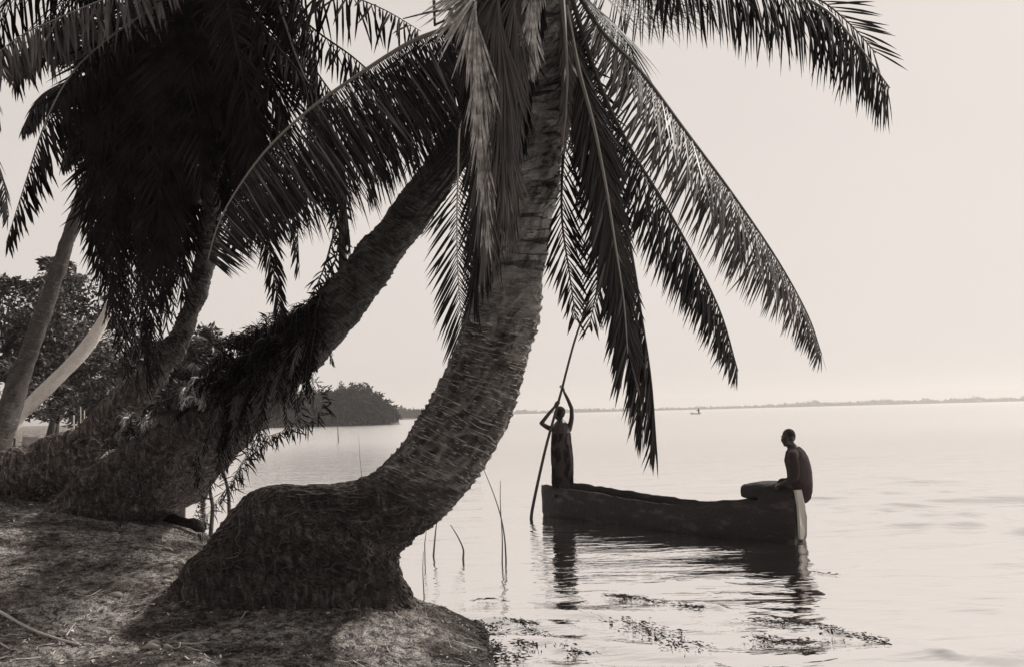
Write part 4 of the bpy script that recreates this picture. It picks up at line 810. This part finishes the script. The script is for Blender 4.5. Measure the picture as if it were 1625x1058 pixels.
def hand(mb, wrist, d, palm_n, grip=None, s=1.0):
    """d: direction from the wrist to the knuckles, palm_n: direction the palm faces; fingers curl towards palm_n"""
    d = d.normalized(); palm_n = (palm_n-d*palm_n.dot(d)).normalized(); sd = d.cross(palm_n)
    for k in range(4):
        off = (k-1.5)*.020*s; a = wrist+sd*off*.6; b = wrist+d*.085*s+sd*off; mb.tube([a, b], [.015*s, .013*s], 8)
        ln = (.072, .08, .075, .058)[k]*s; p1 = b+d*ln*.35+palm_n*ln*.2; p2 = p1+palm_n*ln*.42+d*ln*.02; p3 = p2+palm_n*ln*.15-d*ln*.30; mb.tube([b, p1, p2, p3], [.0105*s, .0095*s, .009*s, .008*s], 8)
        for p in (b, p1, p2, p3): mb.ball(p, .0095*s, 8, 6)
    t0 = wrist+d*.03*s-sd*.03*s; t1 = t0+d*.025*s-sd*.012*s+palm_n*.022*s; t2 = t1+d*.02*s+palm_n*.028*s; mb.tube([wrist-sd*.01*s, t0, t1, t2], [.016*s, .014*s, .012*s, .010*s], 8); mb.ball(t2, .010*s, 8, 6)
    mb.ball(wrist+d*.03*s, .024*s, 10, 8)

Rh = Vector((1, 0, 0)); Zh = Vector((0, 0, 1)); Yh = Vector((0, 1, 0))
# poler
fp = Bn.lerp(Sn, .115)+side*HW*.9; dP = (fp-CAM).dot(F_)
def pp(px, py, dd=0): return at(px, py, dP+dd)
floor_z = .04
pl = empty('person', Vector((fp.x, fp.y, floor_z)), 'standing person in a printed wrap pushing the pole with raised arms at the bow', 'person')
bm_ = MB()
pole_pts = [(938, 462), (926, 500), (912, 540), (899, 588), (893, 612), (884, 645), (868, 702), (855, 758), (845, 806), (843, 822)]
limb(bm_, [pp(890, 712), pp(890, 694), pp(890, 680), pp(890, 672)], [.135, .14, .155, .09])                           # torso
limb(bm_, [pp(878, 681, -.01), pp(890, 677), pp(903, 680, .02)], [.055, .07, .055]); limb(bm_, [pp(890, 676), pp(889, 664)], [.055, .05])
limb(bm_, [pp(878, 681, -.02), pp(868, 677, -.14), pp(859, 671, -.22)], [.05, .042, .036]); limb(bm_, [pp(859, 671, -.22), pp(870, 657, -.2), pp(880, 645, -.13)], [.036, .032, .023])
limb(bm_, [pp(903, 681, .02), pp(907, 664, -.02), pp(907, 647, -.06)], [.05, .042, .035]); limb(bm_, [pp(907, 647, -.06), pp(901, 633, -.1), pp(895, 621, -.12)], [.035, .031, .022])
hd = pp(888, 656, -.01); fw = (-R_*.5+F_*.6+Zh*.15).normalized(); head(bm_, hd, fw, (Zh-fw*Zh.dot(fw)).normalized(), 1.05)
hand(bm_, pp(880, 645, -.13), (R_*.35+Zh*.9), (R_*.8-Zh*.2+F_*.2)); hand(bm_, pp(895, 621, -.12), (-R_*.15+Zh*1), (-R_*.9+F_*.2))
for sx, s_ in ((884, -1), (897, 1)):
    limb(bm_, [pp(sx, 712), pp(sx, 738, -.03), pp(sx, 748, -.03), pp(sx, 770, .01), pp(sx, 783, .01)], [.085, .065, .055, .05, .036])
    limb(bm_, [pp(sx, 784, .02), pp(sx-3, 786, -.12), pp(sx-4, 787, -.2)], [.036, .034, .022])
remesh(bm_, 'body', M_skin, pl, .008, 2)
hr = MB(); hr.ball(hd+Zh*.037-fw*.018, (.094, .094, .10), 20, 14); hr.v = [v+(v-hd).normalized()*.006*noise.noise(v*60) for v in hr.v]
keep = MB(); keep.v = hr.v; keep.f = [f for f in hr.f if ((sum((hr.v[i] for i in f), Vector())/len(f))-hd).dot(fw) < .055 and (sum((hr.v[i] for i in f), Vector())/len(f)).z > hd.z-.03]; keep.m = [0]*len(keep.f); keep.build('hair', M_hair, pl)
wr = MB(); vs = []; fs = []; rows = [(686, 876, 905), (692, 875, 905), (700, 874, 905), (712, 874, 907), (726, 875, 909), (740, 876, 909), (752, 877, 909), (764, 877, 909), (774, 878, 908)]
nk = 40; nr = 30
for i in range(nr+1):
    f = i/nr*(len(rows)-1); j = min(int(f), len(rows)-2); t = f-j; y, a, b = [rows[j][k]*(1-t)+rows[j+1][k]*t for k in range(3)]
    c = pp((a+b)/2, y); rx = (b-a)/2/FPX*dP
    for k in range(nk):
        an = 2*math.pi*k/nk; fold = 1+(.05+.12*i/nr)*math.sin(an*7+i*.12+math.sin(i*.3))+.04*math.sin(an*3+i*.25)
        vs.append(c+R_*math.cos(an)*rx*fold+F_*math.sin(an)*max(.14, rx*.8)*fold)
for i in range(nr):
    for k in range(nk):
        k2 = (k+1) % nk; fs.append((i*nk+k, i*nk+k2, (i+1)*nk+k2, (i+1)*nk+k))
fs.append(tuple(range(nk))); fs.append(tuple(nr*nk+k for k in range(nk))); wr.add(vs, fs); wr.build('wrap_cloth', M_wrap, pl)
po = MB(); depth_off = np.interp([p[1] for p in pole_pts], [462, 612, 645, 806], [-.25, -.13, -.14, -.35]); P = catmull([pp(x, y, d_) for (x, y), d_ in zip(pole_pts, depth_off)], 40)
P.append(P[-1]+(P[-1]-P[-4]).normalized()*.8); po.tube(P, [.016+.012*i/40 for i in range(41)], 8)
tag(po.build('punting_pole', M_litterd), 'long bent dark pole held upright by the standing person', 'pole')

# seated person
sp = Bn.lerp(Sn, .975)+side*HW; dS = (sp-CAM).dot(F_)
def sp_(px, py, dd=0): return at(px, py, dS+dd)
ps = empty('person', Vector((sp.x, sp.y, zt)), 'seated person in a dark shirt looking left from the canoe stern', 'person')
b2 = MB(); hd = sp_(1251, 694, -.02); fw = (-R_*.95-F_*.25-Zh*.1).normalized(); head(b2, hd, fw, (Zh-fw*Zh.dot(fw)).normalized(), 1.02)
limb(b2, [sp_(1263, 718), sp_(1255, 706)], [.075, .062])
limb(b2, [sp_(1268, 770), sp_(1266, 745), sp_(1262, 722), sp_(1260, 716)], [.13, .125, .135, .07])
limb(b2, [sp_(1258, 722, -.16), sp_(1260, 720), sp_(1266, 722, .16)], [.05, .07, .05])
limb(b2, [sp_(1258, 723, -.18), sp_(1262, 742, -.2), sp_(1262, 757, -.2)], [.05, .043, .038]); limb(b2, [sp_(1262, 757, -.2), sp_(1251, 763, -.17), sp_(1243, 766, -.12)], [.038, .032, .024]); hand(b2, sp_(1243, 766, -.12), -R_-Zh*.3, -Zh)
limb(b2, [sp_(1267, 723, .16), sp_(1262, 742, .2), sp_(1256, 756, .2)], [.05, .043, .038]); limb(b2, [sp_(1256, 756, .2), sp_(1248, 763, .17), sp_(1240, 768, .13)], [.038, .032, .024]); hand(b2, sp_(1240, 768, .13), -R_-Zh*.3, -Zh)
for dd in (.0, .2):
    limb(b2, [sp_(1266, 772, dd), sp_(1248, 770, dd+.05), sp_(1232, 772, dd+.1)], [.085, .075, .058]); limb(b2, [sp_(1232, 772, dd+.1), sp_(1228, 790, dd+.16), sp_(1226, 812, dd+.2)], [.058, .052, .035]); limb(b2, [sp_(1226, 812, dd+.2), sp_(1214, 816, dd+.18)], [.035, .025])
remesh(b2, 'body', M_skin, ps, .008, 2)
hr = MB(); hr.ball(hd+Zh*.033-fw*.014, (.083, .082, .088), 20, 14); keep = MB(); keep.v = [v+(v-hd).normalized()*.003*noise.noise(v*60) for v in hr.v]; keep.f = [f for f in hr.f if ((sum((hr.v[i] for i in f), Vector())/len(f))-hd).dot(fw) < .045 and (sum((hr.v[i] for i in f), Vector())/len(f)).z > hd.z-.01]; keep.m = [0]*len(keep.f); keep.build('hair', M_hair, ps)
sh = MB()
limb(sh, [sp_(1272, 782), sp_(1270, 768), sp_(1268, 745), sp_(1263, 726), sp_(1261, 717)], [.145, .165, .165, .16, .10], 16)
limb(sh, [sp_(1257, 722, -.17), sp_(1262, 742, -.2), sp_(1262, 757, -.2)], [.066, .058, .052]); limb(sh, [sp_(1262, 757, -.2), sp_(1252, 762, -.175)], [.052, .046]); limb(sh, [sp_(1267, 722, .16), sp_(1262, 742, .2), sp_(1256, 756, .2)], [.066, .058, .052]); limb(sh, [sp_(1258, 722, -.17), sp_(1260, 719), sp_(1267, 722, .16)], [.066, .08, .066])
limb(sh, [sp_(1276, 775, -.02), sp_(1275, 788, -.04), sp_(1272, 796, -.04)], [.09, .075, .03]); limb(sh, [sp_(1243, 768, .0), sp_(1262, 772, .0)], [.09, .11])
remesh(sh, 'shirt', M_shirt, ps, .012, 3)

# ------------------------------------------------------------------ far things
# distant boat
q = gp(1104, 656.5); dB = (q-CAM).dot(F_); u = dB/FPX
bt = empty('distant_canoe', Vector((q.x, q.y, 0)), 'tiny white canoe far out on the water near the horizon', 'canoe'); mb = MB(); vs = []; fs = []
for i in range(13):
    s = i/12*2-1; w = .5*(1-s*s)**.5*u*3+.05; z = u*(1.5+1.5*s*s)
    for a, b in ((-.5, -.3), (-1, .6), (-1, 1), (-.8, 1), (-.7, .3), (.7, .3), (.8, 1), (1, 1), (1, .6), (.5, -.3)): vs.append(q+R_*s*8*u+F_*a*w+Zh*(b*z))
for i in range(12):
    for k in range(10): fs.append((i*10+k, i*10+(k+1) % 10, (i+1)*10+(k+1) % 10, (i+1)*10+k))
mb.add(vs, fs); mb.build('hull', M_palewood, bt)
pe = empty('person', q+R_*6*u, 'tiny standing figure in the distant canoe near the horizon', 'person'); mb = MB(); c = q+R_*5*u
limb(mb, [c+Zh*u*1, c+Zh*u*4, c+Zh*u*7.2], [u*1.1, u*1.2, u*1.3], 8); limb(mb, [c+Zh*u*7, c+Zh*u*8.2], [u*.5, u*.5], 8); mb.ball(c+Zh*u*9, u*.9); limb(mb, [c+Zh*u*7-R_*u*1.2, c+Zh*u*5.5-R_*u*2.5, c+Zh*u*6-R_*u*3.8], [u*.5, u*.45, u*.3], 8)
mb.build('body', M_skin, pe)
# mangrove point
mg = MB(); mt = MB()
def pmt(x, base_y, top_y, d, n=26, r=9, size=1.0):
    b = at(x, base_y, d); tpz = at(x, top_y, d)
    for _ in range(n):
        t = random.random(); c = b.lerp(tpz, t)+R_*random.gauss(0, r*.35/1500*d)+F_*random.uniform(-10, 10); leafball(mg, c, d/1500*random.uniform(2.5, 5), 10, size)
prof = [(430, 648), (455, 638), (470, 632), (485, 624), (500, 625), (515, 623), (530, 621), (545, 620), (556, 615), (565, 612), (572, 615), (585, 622), (598, 628), (608, 636), (616, 645), (622, 655)]
for x in np.arange(400, 626, 2.6):
    ty = np.interp(x, [a for a, b in prof], [b for a, b in prof])+random.uniform(-4, 7)
    if random.random() < .3:
        for q_ in range(6): leafball(mg, at(x+random.uniform(-1, 1), ty-q_*random.uniform(1.2, 2.4), 222), .25, 5, .8)
    pmt(x, 673-(x-480)*.015-2, ty, 222, 26, 6, 1.0)
tag(mg.build('mangrove_thicket', M_bushfar, None, False), 'dark bushy thicket on the low point of land across the inlet', 'thicket', kind='stuff')
def landstrip(name, x0, x1, yw, d, depth, h, m=M_shore):
    mb = MB(); n = 60; vs = []; fs = []
    for i in range(n+1):
        x = x0+(x1-x0)*i/n; p = at(x, 655, d); p.z = 0; taper = min(1, (1-abs(i/n*2-1))*12)
        for (o, z) in ((0, -.5), (depth*.1, h*.6), (depth*.3, h), (depth, h), (depth*1.1, -.5)):
            vs.append(Vector((p.x, p.y+o*taper*(1+.2*noise.noise((i*.3, o, 0))), z*taper-.1)))
    for i in range(n):
        for k in range(4): fs.append((i*5+k, (i+1)*5+k, (i+1)*5+k+1, i*5+k+1))
    mb.add(vs, fs); return tag(mb.build(name, m), kind='structure')
landstrip('point_of_land', 380, 626, 0, 212, 22, .6)
landstrip('far_bank', 560, 760, 0, 520, 60, .8); landstrip('far_shore', 500, 2400, 0, 1700, 400, 1.2)
fb = MB()
for x in np.arange(560, 760, 1.6):
    d = 545; ht = np.interp(x, [560, 625, 645, 690, 760], [19, 19, 14, 12, 10])+random.uniform(-1.5, 1); yb = 660.5-(x-620)*.0255+3
    for _ in range(7): leafball(fb, at(x+random.uniform(-1, 1), yb-ht*random.random(), d), d/1500*random.uniform(1.2, 2.4), 8, 2.2)
tag(fb.build('far_trees', M_bushfar, None, False), 'low tree line on the farther bank beyond the mangrove point', 'trees', kind='stuff')
fs_ = MB()
hs = [(640, 3), (800, 4), (830, 7), (860, 4), (920, 7), (1000, 3), (1150, 3), (1200, 4), (1240, 5), (1290, 9), (1300, 10), (1315, 6), (1340, 7), (1400, 10), (1450, 6), (1470, 9), (1500, 6), (1535, 10), (1550, 9), (1580, 7), (1625, 7), (1900, 6), (2300, 6)]
for x in np.concatenate([np.arange(640, 1640, 1.7), np.arange(1640, 2300, 4)]):
    d = 1750; ht = float(np.interp(x, [a for a, b in hs], [b for a, b in hs]))*(.75+.4*noise.noise((x*.05, 0, 0)))+random.uniform(-1, 1.2); yb = 655.2+(812-x)*.0255+1.6
    for _ in range(5): leafball(fs_, at(x+random.uniform(-1, 1), yb-max(1, ht)*random.random(), d), d/1500*random.uniform(.9, 1.9), 7, 4.2)
tag(fs_.build('far_shore_trees', M_bushfar, None, False), 'thin hazy line of trees along the far shore at the horizon', 'trees', kind='stuff')

# ------------------------------------------------------------------ haze
HZ = True
if HZ:
    mb = MB(); x0, x1, y0, y1, z0, z1 = -3200, 3200, -70, 2750, -6, 40
    mb.add([Vector(p) for p in ((x0, y0, z0), (x1, y0, z0), (x1, y1, z0), (x0, y1, z0), (x0, y0, z1), (x1, y0, z1), (x1, y1, z1), (x0, y1, z1))], [(3, 2, 1, 0), (4, 5, 6, 7), (0, 1, 5, 4), (1, 2, 6, 5), (2, 3, 7, 6), (3, 0, 4, 7)])
    mz = bpy.data.materials.new("haze"); mz.use_nodes = True; t = mz.node_tree; t.nodes.clear(); o_ = t.nodes.new("ShaderNodeOutputMaterial"); pv = t.nodes.new("ShaderNodeVolumePrincipled")
    pv.inputs['Density'].default_value = .00038; pv.inputs['Color'].default_value = (.97, .94, .92, 1); pv.inputs['Anisotropy'].default_value = 0.35; t.links.new(pv.outputs[0], o_.inputs['Volume'])
    tag(mb.build('haze', mz, None, False), kind='stuff')
